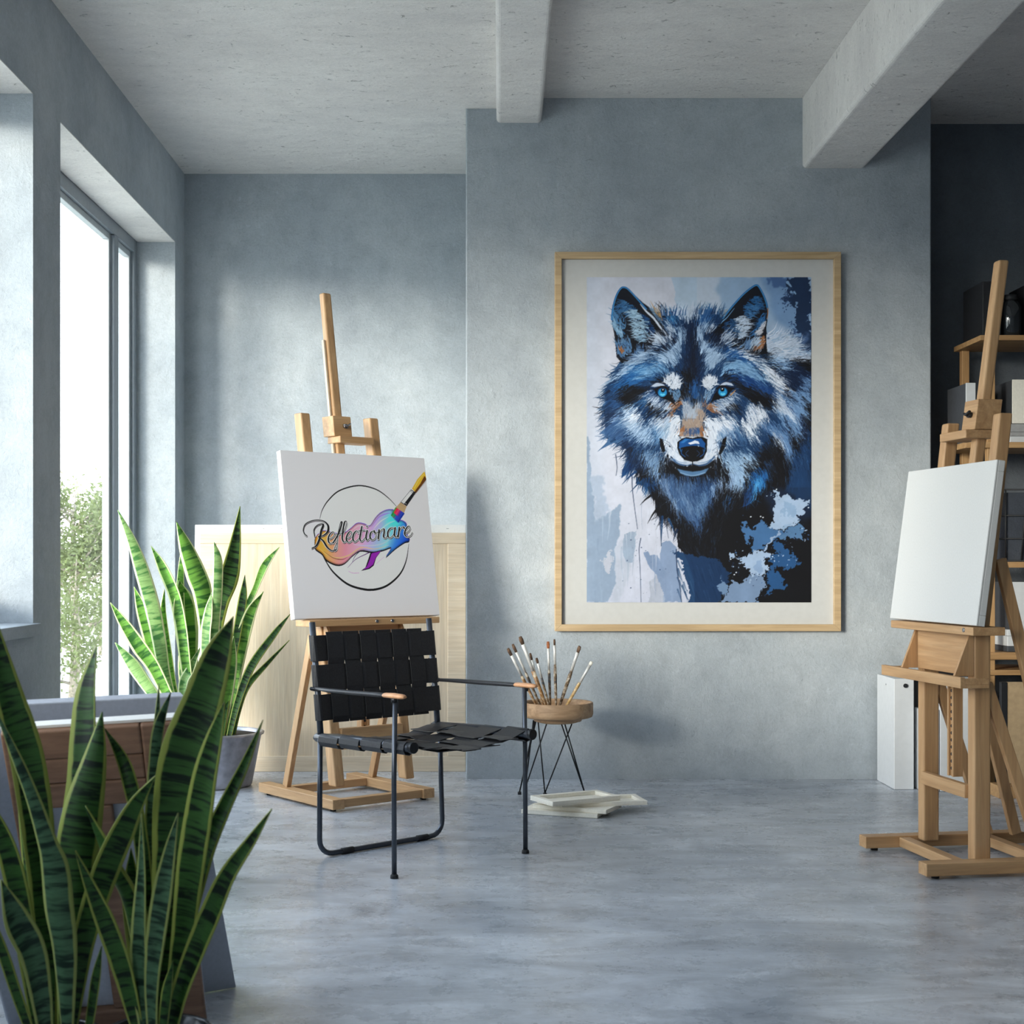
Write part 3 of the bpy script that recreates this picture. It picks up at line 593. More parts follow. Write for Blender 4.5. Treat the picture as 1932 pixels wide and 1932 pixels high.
    # direction field
    F = [(1307,590,0,-1),(1262,600,-.6,-.9),(1350,600,.5,-1),(1307,650,0,-1),(1262,645,-.6,-.8),(1355,650,.6,-.8),(1220,690,-.95,.2),(1180,700,-.9,.45),(1160,740,-.9,.5),(1240,665,-.9,-.1),(1400,690,.85,.35),(1440,720,.75,.6),(1375,660,.8,-.3),(1180,790,-.85,.5),(1220,800,-.6,.75),(1150,840,-.85,.5),(1420,790,.35,.85),(1470,790,.6,.8),(1500,850,.35,.95),(1462,640,.9,-.35),(1500,670,.95,0),(1518,720,.8,.55),(1285,820,-.25,.95),(1330,820,.25,.95),(1307,780,0,-1),(1307,740,0,-1),(1210,880,-.3,.95),(1240,930,.3,1),(1300,960,.35,1),(1350,890,.3,.9),(1400,870,.75,.7),(1390,930,-.3,.95),(1350,1000,-.25,1),(1300,1040,.4,.9),(1270,705,-.5,-.8),(1340,705,.5,-.8),(1250,770,-.7,.5),(1360,770,.7,.5),(1200,950,-.4,.9),(1260,980,-.2,1),(1480,950,-.5,.8),(1265,750,-.6,.7)]
    FA = np.array(F, float)
    def direc(x, y):
        d = (FA[:, 0]-x)**2+(FA[:, 1]-y)**2+30; w = 1/d**1.6
        v = (FA[:, 2:]*w[:, None]).sum(0)
        return math.atan2(v[1], v[0])
    base = P.a.copy()
    msk = Picture(W0, H0, 1, 3); msk.poly(C(9, sh), (1, 1, 1)); msk.poly(C(2, [(1150,1020),(1300,1000),(1500,1050),(1640,1130),(1720,1230),(1890,1350),(1890,1600),(1150,1400)]), (1,1,1))
    for q in (1, 2):
        pass
    excl = Picture(W0, H0, 1, 3)
    for r, pts in ((6, [(480,450),(1771,0),(1771,1932),(250,1932),(300,1300)]), (1, [(520,1010),(485,850),(480,700),(560,360),(670,235),(860,370),(1200,680),(1330,900),(1400,1020),(1150,1100),(1100,1280),(800,1420),(650,1490),(560,1350)]), (2, [(270,970),(370,870),(560,590),(900,240),(985,195),(1160,510),(1175,640),(1150,800),(1140,950),(1165,1130),(1160,1300),(1000,1370),(600,1200),(560,1080),(420,1000)]), (5, [(1480,1080),(1771,1150),(1771,1932),(1690,1932)])):
        excl.poly(C(r, pts), (1, 1, 1))
    mm = msk.a[..., 0]; ex = excl.a[..., 0]
    def fur(n, l0, l1, w, jit, al=1.0, dj=.16, mixr=3):
        k = 0
        while k < n:
            x = rng.uniform(0, W0-1); y = rng.uniform(0, H0-1)
            if mm[int(y), int(x)] < .5 or ex[int(y), int(x)] > .5: continue
            k += 1
            X, Y = x+X0, y+Y0
            muz = abs(X-1307) < 44 and 765 < Y < 885
            a = direc(X, Y)+rng.normal(0, dj); l = rng.uniform(l0, l1)*(.45 if muz else 1); b = rng.normal(0, .25)
            if abs(X-1307) < 45 and Y < 720: l *= .75
            sx_ = min(W0-1, max(0, x+rng.normal(0, mixr))); sy_ = min(H0-1, max(0, y+rng.normal(0, mixr)))
            c = base[int(sy_*2), int(sx_*2)] if mm[int(sy_), int(sx_)] > .5 and ex[int(sy_), int(sx_)] < .5 else base[int(y*2), int(x*2)]
            lum = c.mean()
            j = rng.normal(0, jit)*(.4+lum/200)
            if rng.random() < .08 and lum < 120: c = c*.6+np.array((70,120,175))*.4
            if rng.random() < .05 and lum > 90: c = c*np.array((.45,.55,.68))
            if muz: j *= .6
            P.line([(x, y), (x+l*.5*math.cos(a), y+l*.5*math.sin(a)), (x+l*math.cos(a+b), y+l*math.sin(a+b))], c+j*np.array((1,1,.9)), w*rng.uniform(.5, 1.3), .1, alpha=al)
    fur(3600, 14, 30, 1.5, 7, 1, .12, 2.5); fur(7500, 12, 26, .75, 12, .85, .09, 4.5); fur(7000, 9, 20, .38, 22, .7, .09, 6)
    # long guard hairs at silhouette
    for x, y, dx, dy, c in [(1165,700,-22,12,D),(1160,720,-24,14,D),(1150,738,-18,12,N),(1152,760,-22,16,D),(1150,770,-16,16,D),(1160,800,-28,20,(60,95,140)),(1160,830,-32,22,D),(1150,836,-20,14,(60,95,140)),(1190,845,-22,22,N),(1175,812,-44,38,(56,90,132)),(1200,890,-26,24,(24,60,105)),(1215,905,-26,24,D),(1228,935,-20,18,K),(1240,960,-18,28,K),(1250,975,-2,48,D),(1262,980,14,34,D),(1278,1000,-8,22,N)]:
        P.line([(x-X0, y-Y0), (x-X0+dx*.5, y-Y0+dy*.42), (x-X0+dx, y-Y0+dy)], c, 2.4, .2)
    for q in range(34):
        y = rng.uniform(995, 1330); x = 1180+max(0, y-1020)*.8+rng.uniform(-20, 60); a = -.75+max(0, (y-1000))/330*.75; l = rng.uniform(120, 260)
        LN(2, rng.choice([W2, W, L]), [(x, y), (x+l*.5*math.cos(a), y+l*.5*math.sin(a)+8), (x+l*math.cos(a-.2), y+l*math.sin(a-.2))], rng.uniform(.8,1.6), .1)
    for q in range(26):
        x = rng.uniform(1230, 1700); s = 1 if x > 1480 else -1
        LN(1, [W2,(70,110,155),(40,80,130)][q % 3], [(x,700),(x+s*rng.uniform(0,30),600),(x+s*rng.uniform(10,60),rng.uniform(490,570))], 1.2, .1)
        x = rng.uniform(-100, 430)
        LN(2, [W2,(70,110,155),(30,60,100)][q % 3], [(x,680),(x+rng.uniform(10,40),590),(x+rng.uniform(30,90),rng.uniform(470,560))], 1.2, .1)
    # eyebrow whites
    tuft(3, [(1340,170),(1420,80),(1520,80),(1600,150),(1630,240),(1600,290),(1500,320),(1440,270)], W, 170, 8, (.15,-.9), 1.0, 8, .7)
    tuft(4, [(100,170),(170,100),(300,110),(350,150),(320,220),(270,290),(200,330),(120,260)], W, 170, 8, (0,-.9), 1.0, 8, .7)
    tuft(3, [(1420,330),(1500,340),(1640,340),(1600,480),(1540,500),(1460,400)], (110,145,180), 60, 6, (-.3,-.8), .9)
    tuft(4, [(130,330),(200,340),(290,320),(220,460),(170,520),(110,440)], (130,160,192), 60, 6, (.3,-.8), .9)
    # eyes
    for r, o, ic, pc, lid in ((3, [(1120,290),(1200,290),(1290,262),(1390,290),(1450,400),(1545,575),(1420,490),(1300,450),(1215,385),(1180,310)], (1318,352), (1326,322), [(1120,255),(1220,195),(1330,215),(1400,285),(1300,248),(1190,268)]), (4, [(222,540),(290,380),(370,285),(470,250),(640,285),(570,330),(505,425),(400,460),(285,490)], (428,342), (422,308), [(330,300),(400,215),(480,180),(570,200),(610,250),(490,232),(400,250)])):
        Z(r, W2, lid); LN(r, (60,70,95), [lid[0], lid[1], lid[2], lid[3]], .7)
        Z(r, (14,15,22), o)
        cx, cy = C(r, [ic])[0]; px, py = C(r, [pc])[0]
        P.line([(cx,cy),(cx+.01,cy)], (16,70,120), 9.4); P.line([(cx,cy+1),(cx+.01,cy+1)], (44,150,205), 7.8)
        P.line([(cx-2.5,cy+4.5),(cx,cy+5.6),(cx+3,cy+4.5)], (110,205,235), 1.9); P.line([(px,py),(px+.01,py)], (12,14,20), 3.9)
        LN(r, (14,15,22), [(ic[0]-95,ic[1]-45),(ic[0]-40,ic[1]-82),(ic[0]+40,ic[1]-84),(ic[0]+95,ic[1]-40)], 1.9)
        P.line([(px,py-1.2),(px+.01,py-1.2)], (235,240,250), 1.2)
    LN(4, (190,150,110), [(560,400),(610,350),(640,320)], 1.4, .5)
    # muzzle details, nose, mouth
    for sx, r, x0 in ((1, 3, 1350), (-1, 4, 380)):
        for q in range(7):
            y = 1180+q*50; LN(r, (70,84,110), [(x0+sx*rng.uniform(20,60),y),(x0+sx*(90+q*8),y+40),(x0+sx*(130+q*10),y+90)], .35, .2, alpha=.8)
    Z(3, (60,92,130), [(1440,1450),(1560,1500),(1700,1500),(1820,1540),(1650,1580),(1500,1560)], alpha=.6, soft=1); Z(4, (60,92,130), [(0,1510),(120,1500),(300,1470),(200,1560),(60,1590),(0,1560)], alpha=.7, soft=1)
    Z(9, (206,215,230), [(1262,828),(1258,842),(1262,857),(1269,868),(1283,875),(1298,878),(1307,876),(1320,878),(1334,874),(1346,862),(1352,846),(1350,830),(1334,824),(1281,824)], soft=1.5, alpha=.85)
    for q in range(70):
        sd = rng.choice([-1, 1]); x = 1307+sd*rng.uniform(26, 46); y = rng.uniform(826, 866)
        P.line([(x-X0, y-Y0), (x-sd*3-X0, y+rng.uniform(5, 10)-Y0)], rng.choice([(150,172,200),(226,232,242),(186,200,220)]), .5, .1)
    for sd in (-1, 1):
        P.line(smooth_line([(1307+sd*41-X0, 862-Y0), (1307+sd*28-X0, 874-Y0), (1307+sd*12-X0, 878-Y0), (1307-X0, 875-Y0)]), (70,104,146), 1.4, .6)
        P.line(smooth_line([(1307+sd*36-X0, 866-Y0), (1307+sd*24-X0, 872-Y0), (1307+sd*10-X0, 874-Y0)]), (110,140,178), .8, .3)
    Z(9, K, [(1266,868),(1284,879),(1298,881),(1307,879),(1318,881),(1332,879),(1350,866),(1342,880),(1325,887),(1307,889),(1288,887),(1272,880)], soft=.5)
    Z(9, (92,128,166), [(1277,884),(1292,888),(1307,890),(1323,888),(1338,883),(1331,893),(1318,898),(1307,899),(1295,898),(1284,893)], soft=.6)
    P.line(smooth_line([(1284-X0,892-Y0),(1307-X0,897.5-Y0),(1330-X0,892-Y0)]), (132,164,196), .9)
    Z(3, (14,15,22), [(1270,1115),(1322,1130),(1370,1330),(1320,1350),(1280,1240)]); Z(4, (14,15,22), [(430,1130),(492,1090),(470,1260),(400,1380),(355,1385),(400,1250)])
    Z(3, (14,14,20), [(1565,1180),(1640,1120),(1720,1095),(1820,1115),(1900,1090),(1990,1095),(2060,1130),(2055+5,1200),(2050,1330),(1995,1450),(1900,1495),(1800,1505),(1680,1475),(1600,1385),(1562,1270)])
    Z(3, (14,14,20), [(1990,1095),(2055,1200),(2055,1330),(1990,1450),(1900,1100)])
    Z(9, (14,14,20), [(1307,827),(1325,827),(1333.5,836),(1334,851),(1327,865),(1315,869),(1300,870)])
    Z(9, (24,88,152), [(1281,846),(1282,834),(1293,827),(1307,829),(1323,827),(1331,837),(1330,846),(1320,842),(1307,841),(1293,843)])
    Z(9, (54,124,186), [(1284,836),(1292,829),(1300,829),(1290,836)]); Z(9, (214,222,238), [(1298,836),(1305,834),(1311,831),(1318,833),(1320,838),(1313,837),(1303,839)])
    Z(9, (190,208,230), [(1316,840),(1320,842),(1318,843)])
    for s in (-1, 1):
        P.line(smooth_line([(1307+s*22-X0, 852-Y0), (1307+s*24-X0, 845-Y0)]), (60,130,190), .6)
        P.line(smooth_line([(1307+s*8-X0, 850-Y0), (1307+s*13-X0, 856-Y0), (1307+s*8-X0, 861-Y0)]), (50,78,118), .5)
        P.line(smooth_line([(1307+s*20-X0, 848-Y0), (1307+s*21-X0, 856-Y0), (1307+s*14-X0, 862-Y0)]), (36,84,140), .8)
    P.line([(1307-X0, 861-Y0), (1307-X0, 878-Y0)], (12,12,18), 1)
    for x, y, x2, y2, x3, y3 in [(1248,828,1262,835,1270,845),(1250,832,1265,842,1270,850),(1246,862,1235,862,1220,872),(1250,858,1238,856,1225,862),(1346,838,1360,830,1375,820),(1344,850,1360,840,1372,842)]:
        P.line(smooth_line([(x-X0,y-Y0),(x2-X0,y2-Y0),(x3-X0,y3-Y0)]), (90,106,130), .35)
    for x, y in [(1280,822),(1283,826),(1263,842),(1267,863),(1334,823),(1269,735)]: P.line([(x-X0,y-Y0),(x-X0+1.5,y-Y0+1)], (30,34,46), .9)
    # lower right splashes
    s1 = (164,184,210)
    Z(6, (28,60,98), [(-400,1150),(0,1190),(280,1220),(420,1350),(500,1560),(400,1620),(340,1932),(-110,1932),(-130,1600),(-230,1300)], warp=4)
    for q in range(60):
        x = rng.uniform(-300, 380); y = rng.uniform(1250, 1800); LN(6, np.array((28,60,98))+rng.normal(0, 9), [(x,y),(x+30,y+90),(x+70,y+rng.uniform(120,260))], 1.6, .2, alpha=.6)
    Z(6, (24,44,74), [(1050,300),(1180,200),(1771,100),(1771,600),(1500,700),(1200,700)], warp=8, soft=8, alpha=.8)
    Z(6, (30,66,106), [(1450,-100),(1771,-100),(1771,500),(1600,350),(1400,250)], warp=8, soft=5, alpha=.7)
    Z(6, (76,116,160), [(880,700),(1000,660),(1100,760),(1200,800),(1320,780),(1250,950),(1050,1060),(900,1090),(820,1120),(880,950),(780,1000),(690,850),(640,620),(700,620),(760,800)], warp=6)
    Z(6, K, [(720,680),(860,740),(840,800),(740,780)], warp=7, alpha=.9); Z(6, K, [(820,900),(890,930),(840,1030),(790,1010)], warp=6)
    Z(6, (46,90,136), [(1130,1130),(1250,1000),(1350,1060),(1500,1250),(1400,1400),(1250,1360),(1180,1500),(1350,1580),(1300,1680),(1150,1700),(1000,1800),(1050,1550),(1150,1350)], warp=8)
    Z(6, (92,128,166), [(1380,760),(1540,680),(1600,780),(1630,970),(1540,920),(1400,880),(1250,950),(1200,900)], warp=6)
    Z(6, s1, [(1270,290),(1380,260),(1480,370),(1560,310),(1680,400),(1600,520),(1500,580),(1540,670),(1400,740),(1220,780),(1090,770),(1170,600),(1180,480),(1140,300),(1180,200),(1220,340)], warp=5)
    Z(6, (140,166,196), [(1320,420),(1480,430),(1500,560),(1380,640),(1300,520)], warp=5, alpha=.8); Z(6, (150,174,202), [(1380,700),(1430,720),(1300,800),(1280,740)], warp=3)
    Z(6, (150,170,198), [(1200,820),(1240,830),(1080,1080),(1000,1120)], warp=4)
    Z(6, s1, [(880,1080),(950,1120),(1050,1130),(1160,1200),(1040,1240),(1100,1400),(1000,1520),(850,1520),(760,1420),(700,1300),(700,1220),(500,1190),(500,1150),(620,1200),(740,1170)], warp=5)
    Z(6, (144,168,200), [(880,1300),(960,1280),(1020,1400),(950,1480),(860,1420)], warp=4)
    Z(6, (126,148,178), [(350,1920),(480,1700),(550,1560),(620,1640),(800,1500),(1000,1520),(1010,1650),(880,1800),(900,1920)], warp=5)
    Z(6, (116,142,174), [(260,1640),(350,1560),(400,1620),(480,1640),(420,1800),(320,1750)], warp=5)
    for q in range(120):
        cx, cy = [(1120,1210),(620,1190),(1640,860),(1480,1280),(880,1560),(1160,330),(1400,860),(600,1380)][q % 8]
        x = rng.normal(cx, 70); y = rng.normal(cy, 80); c = s1 if rng.random() < .35 else (30,50,80) if rng.random() < .7 else (80,115,160)
        P.line(C(6, [(x,y),(x+rng.normal(0,10),y+rng.normal(0,10))]), c, rng.random()*.8+.25)
    for x, y in [(815,605),(965,600),(1000,615),(510,1248),(1145,1210),(1690,465),(1205,188),(595,1450),(565,1482)]: P.line(C(6, [(x,y),(x+5,y)]), (225,232,242), 1.1)
    # drips and speckles on the left
    for pts, w in (([(745,-20),(755,200),(780,420),(830,790)],.9),([(895,380),(890,560),(905,800)],.3),([(880,930),(855,1100),(870,1400),(885,1900)],.8),([(1420,1100),(1430,1400),(1470,1650),(1500,1900)],1.1),([(1440,1280),(1540,1460)],.5),([(1165,600),(1180,800),(1190,1050)],1),([(1250,640),(1300,930)],.6),([(500,-340),(520,-150),(505,-20)],.8)):
        LN(5, (40,58,88) if w > .5 else (120,140,170), pts, w, w*.5)
    for q in range(90):
        x = rng.uniform(600, 1650); y = rng.uniform(700, 1850)
        if x > 1300+(y-1000)*.4: continue
        P.line(C(5, [(x,y),(x+3,y)]), (50,66,98), rng.random()**3*1.1+.12, alpha=.8)
    mot = 1+.03*(vnoise(P.h, P.w, 9, rng)-.5)+.06*(vnoise(P.h, P.w, 40, rng)-.5)
    P.a *= mot[..., None]
    bm_ = np.repeat(np.repeat(mm, 2, 0), 2, 1)[..., None]; dk = 255*(np.clip(P.a, 0, 255)/255)**1.16; P.a[:] = P.a*(1-bm_)+dk*bm_
    return np.clip(P.out(), 0, 255)
def paint_logo():
    P = Picture(966, 966, 1, 5); rng = P.rng
    k = .5
    def C(pts): return [(x*k, y*k) for x, y in pts]
    def LN(col, pts, w0, w1=None, **kw): P.line(smooth_line(C(pts), 8), col, w0*k, None if w1 is None else w1*k, **kw)
    P.a[:] = (213,211,214)
    yy, xx = np.mgrid[0:966, 0:966]/k
    P.poly(C([(555,760),(640,570),(750,465),(935,415),(1120,450),(1330,620),(1440,800),(1460,990),(1380,1290),(1250,1410),(1075,1470),(850,1410),(700,1290),(600,1140),(555,950)]), (220,218,220), soft=6)
    ta = [(557,760),(580,670),(640,570),(750,470),(935,416),(1110,447),(1240,530),(1345,635)]
    LN((14,14,16), ta, 1, 1, wm=3.2)
    LN((14,14,16), [(585,1110),(630,1190),(710,1300),(850,1412),(1000,1460),(1130,1463),(1260,1415),(1380,1300),(1440,1160),(1462,990)], 1, 1, wm=5.5)
    blob = [(515,955),(520,1055),(590,1110),(640,1175),(740,1218),(820,1200),(900,1120),(980,1068),(1100,1080),(1200,1060),(1280,1030),(1270,1065),(1238,1125),(1330,1040),(1420,975),(1470,955),(1440,890),(1432,790),(1370,755),(1350,775),(1285,700),(1300,655),(1230,655),(1160,690),(1110,745),(1060,820),(1000,800),(930,798),(870,850),(800,900),(700,900),(600,880),(540,920)]
    bs = [tuple(q/k) for q in smooth_line(C(blob), 5)]
    P.poly(C([(x-4, y+14) for x, y in bs]), (20,18,24))
    P.poly(C([(x+1, y-7) for x, y in bs]), (118,74,196))
    xs = [500,600,720,820,930,1060,1150,1250,1330,1420,1480]
    cs = np.array([(228,150,40),(235,170,72),(232,150,128),(226,140,158),(226,160,185),(196,164,214),(160,180,228),(134,206,238),(60,130,220),(30,82,200),(24,60,180)], float)
    m = Picture(966, 966, 1, 5); m.poly(C(bs), (1, 1, 1)); mk = m.a[..., :1]
    g = xx+(yy-950)*.35*((xx > 1000)*1.0)
    col = np.stack([np.interp(g, xs, cs[:, i]) for i in range(3)], -1)
    d = np.hypot(xx-1300, yy-760)[..., None]; col = col+(np.array((70,225,240))-col)*np.exp(-(d/85)**2)
    e = np.clip(box_blur(m.a[..., 0], 8), 0, 1)[..., None]; col = col*(.62+.38*np.clip((e-.5)*2.4, 0, 1))
    P.a[:] = P.a*(1-mk)+col*mk
    for pts, c, w in (([(560,1060),(640,1120),(740,1150),(860,1120),(980,1040),(1120,1050),(1260,1010)],(245,190,120),3),([(600,1085),(700,1150),(790,1165),(850,1140)],(120,60,40),2),([(900,1010),(1040,1020),(1180,1000),(1300,930)],(190,200,240),3),([(880,870),(950,820),(1030,830)],(240,190,200),4),([(1080,830),(1150,730),(1230,690),(1290,680)],(150,110,210),3),([(1100,850),(1170,770),(1250,720)],(215,220,245),3),([(1150,870),(1250,790),(1320,760)],(170,230,245),4),([(1290,800),(1310,880),(1330,930)],(110,190,240),6),([(1390,800),(1410,870)],(70,120,225),5)):
        LN(c, pts, w*.4, w*.4, wm=w, alpha=.8)
    P.poly(C([(1076,1090),(1190,1060),(1135,1140),(1112,1220),(1070,1255),(985,1277),(1030,1240),(1055,1160)]), (20,10,26)); P.poly(C([(1088,1096),(1180,1070),(1130,1140),(1106,1210),(1064,1245),(1010,1262),(1045,1225),(1070,1160)]), (142,38,164))
    LN((80,30,100), [(850,1246),(930,1160),(1060,1090)], .8, 4); LN((50,50,90), [(895,1190),(920,1130),(960,1085)], .8, 4); LN((190,90,180), [(860,1282),(900,1300),(965,1298)], 1, 1.5); LN((200,140,200), [(1140,1200),(1180,1160),(1215,1130)], 1, 1.2)
    # paint brush
    P.poly(C([(1612,250),(1640,330),(1520,480),(1425,615),(1385,680),(1400,640),(1500,450)]), (150,148,152), soft=3, alpha=.5)
    P.poly(C([(1598,255),(1625,330),(1520,475),(1478,432),(1530,335)]), (232,172,52)); P.poly(C([(1600,300),(1625,330),(1520,475),(1503,462),(1560,380)]), (96,56,16)); LN((250,215,120), [(1590,285),(1540,350),(1500,430)], 2, 2)
    P.poly(C([(1468,440),(1518,472),(1430,610),(1365,572)]), (22,22,26)); P.poly(C([(1466,448),(1492,464),(1402,586),(1372,568)]), (236,236,238)); LN((60,60,64), [(1462,458),(1508,488)], 2, 2); LN((190,190,190), [(1385,560),(1428,590)], 2, 2)
    P.poly(C([(1365,573),(1428,612),(1402,690),(1318,628)]), (188,158,118))
    for t in np.linspace(0, 1, 12): LN((140,110,74), [(1365+63*t,575+37*t),(1322+78*t,635+52*t)], 1, .6, alpha=.6)
    P.poly(C([(1318,622),(1404,685),(1352,778),(1275,705)]), (200,30,70))
    for t, c in ((.04,(40,150,60)),(.14,(210,60,50)),(.26,(225,40,90)),(.38,(235,70,110)),(.5,(180,40,120)),(.62,(90,50,160)),(.74,(50,60,170)),(.86,(40,70,180)),(.96,(20,50,150))):
        LN(c, [(1318+86*t,630+58*t),(1277+74*t,702+70*t)], 8, 7)
    for t, c in ((.06,(30,140,70)),(.2,(40,160,80)),(.34,(30,120,120)),(.5,(30,90,190)),(.66,(30,80,190))):
        LN(c, [(1290+80*t,680+66*t),(1277+74*t,704+70*t)], 8, 6)
    # lettering
    glyphs = [
     [(432,935),(408,915),(396,870),(420,812),(500,776),(590,780),(642,825),(640,885),(600,925),(555,940),(600,985),(640,1045),(685,1078),(725,1068)],
     [(512,940),(503,870),(540,822),(592,815),(575,880),(560,960),(530,1030),(488,1058)],
     [(650,965),(690,945),(712,912),(695,888),(664,915),(650,965),(668,1005),(712,985),(735,945)],
     [(722,1078),(738,1060),(742,990),(748,900),(768,800),(778,782),(782,800),(765,870),(745,920),(700,1000)], [(722,1078),(714,1060),(735,1000)],
     [(718,912),(790,900)],
     [(785,940),(815,860),(832,800),(824,776),(808,795),(795,880),(792,955),(812,990),(840,965)],
     [(832,962),(868,935),(886,900),(870,878),(844,908),(832,960),(858,990),(900,960)],
     [(950,895),(935,872),(908,898),(898,950),(920,982),(965,945)],
     [(985,828),(974,900),(968,950),(988,976),(1020,940)], [(952,872),(1018,862)],
     [(1040,868),(1030,930),(1045,965),(1075,930)], [(1036,822),(1039,826)],
     [(1112,868),(1082,880),(1070,922),(1086,956),(1118,948),(1132,908),(1112,868),(1120,890),(1152,880)],
     [(1160,858),(1158,900),(1154,946)], [(1156,905),(1180,860),(1208,845),(1212,880),(1208,925),(1230,936),(1252,900)],
     [(1316,838),(1278,835),(1250,875),(1255,925),(1285,928),(1312,890),(1322,832),(1316,900),(1335,926),(1356,895)],
     [(1364,828),(1360,870),(1354,922)], [(1358,880),(1382,832),(1405,820),(1414,836)],
     [(1420,888),(1456,865),(1474,832),(1460,810),(1434,836),(1420,888),(1444,920),(1480,905),(1497,876)]]
    def pen(pts, grow, col):
        p = smooth_line(C(pts), 8); w = []
        for i in range(len(p)):
            a = p[max(0, i-1)]; b = p[min(len(p)-1, i+1)]; d = b-a; L = math.hypot(*d)+1e-6
            v = max(0, d[1]/L)
            w.append((3.2+4.6*v*v+grow)*k)
        P.line(p, col, 1, w=w)
    for dx, dy, g, c in ((4, 10, 3, (70,60,66)), (0, 0, 5.5, (240,238,240)), (0, 0, 0, (18,18,20))):
        for gl in glyphs: pen([(x+dx-3, y+dy) for x, y in gl], g, c)
    for gl in glyphs[:2]: pen(gl, 1.5, (18,18,20))
    return np.clip(P.out(), 0, 255)
# ================================================================ framed wolf picture
pr = empty('framed_picture', ((.388+1.8945)/2, YC, .7845), label='large oak framed painting of a blue wolf head hanging on the grey wall', category='picture')
def fp(px, py, d):   # point on the picture at depth d in front of the wall
    Y = YC-d; p = P(px, py, Y); return p-Vector(pr.location)
x0, x1, zt, zb = 1047, 1587, 475, 1191
a = fp(x0, zb, .045); b = fp(x1, zt, .045); fw = .036; fm = MB(); D0 = -.045; D1 = -.001
fm.hexa([(a.x,D0,a.z),(b.x,D0,a.z),(b.x,D1,a.z),(a.x,D1,a.z),(a.x+fw,D0,a.z+fw),(b.x-fw,D0,a.z+fw),(b.x-fw,D1,a.z+fw),(a.x+fw,D1,a.z+fw)])
fm.hexa([(a.x+fw,D0,b.z-fw),(b.x-fw,D0,b.z-fw),(b.x-fw,D1,b.z-fw),(a.x+fw,D1,b.z-fw),(a.x,D0,b.z),(b.x,D0,b.z),(b.x,D1,b.z),(a.x,D1,b.z)])
for xa, xb in ((a.x, a.x+fw), (b.x, b.x-fw)):
    fm.hexa([(xa,D0,a.z),(xb,D0,a.z+fw),(xb,D1,a.z+fw),(xa,D1,a.z),(xa,D0,b.z),(xb,D0,b.z-fw),(xb,D1,b.z-fw),(xa,D1,b.z)])
fm.build('frame', M['frame'], pr, .0015)
MB().box((a.x+fw-.002,-.022,a.z+fw-.002),(b.x-fw+.002,-.012,b.z-fw+.002)).build('mat_board', M['matboard'], pr)
wa = fp(1107, 523, .024); wb = fp(1530.6, 1136.6, .024)
picture_mesh('painting', paint_wolf(), lambda u, v: np.stack([wa.x+(wb.x-wa.x)*u, np.full_like(u, -.024), wa.z+(wb.z-wa.z)*v], 1), paint_mat('wolf_paint'), pr, .96)
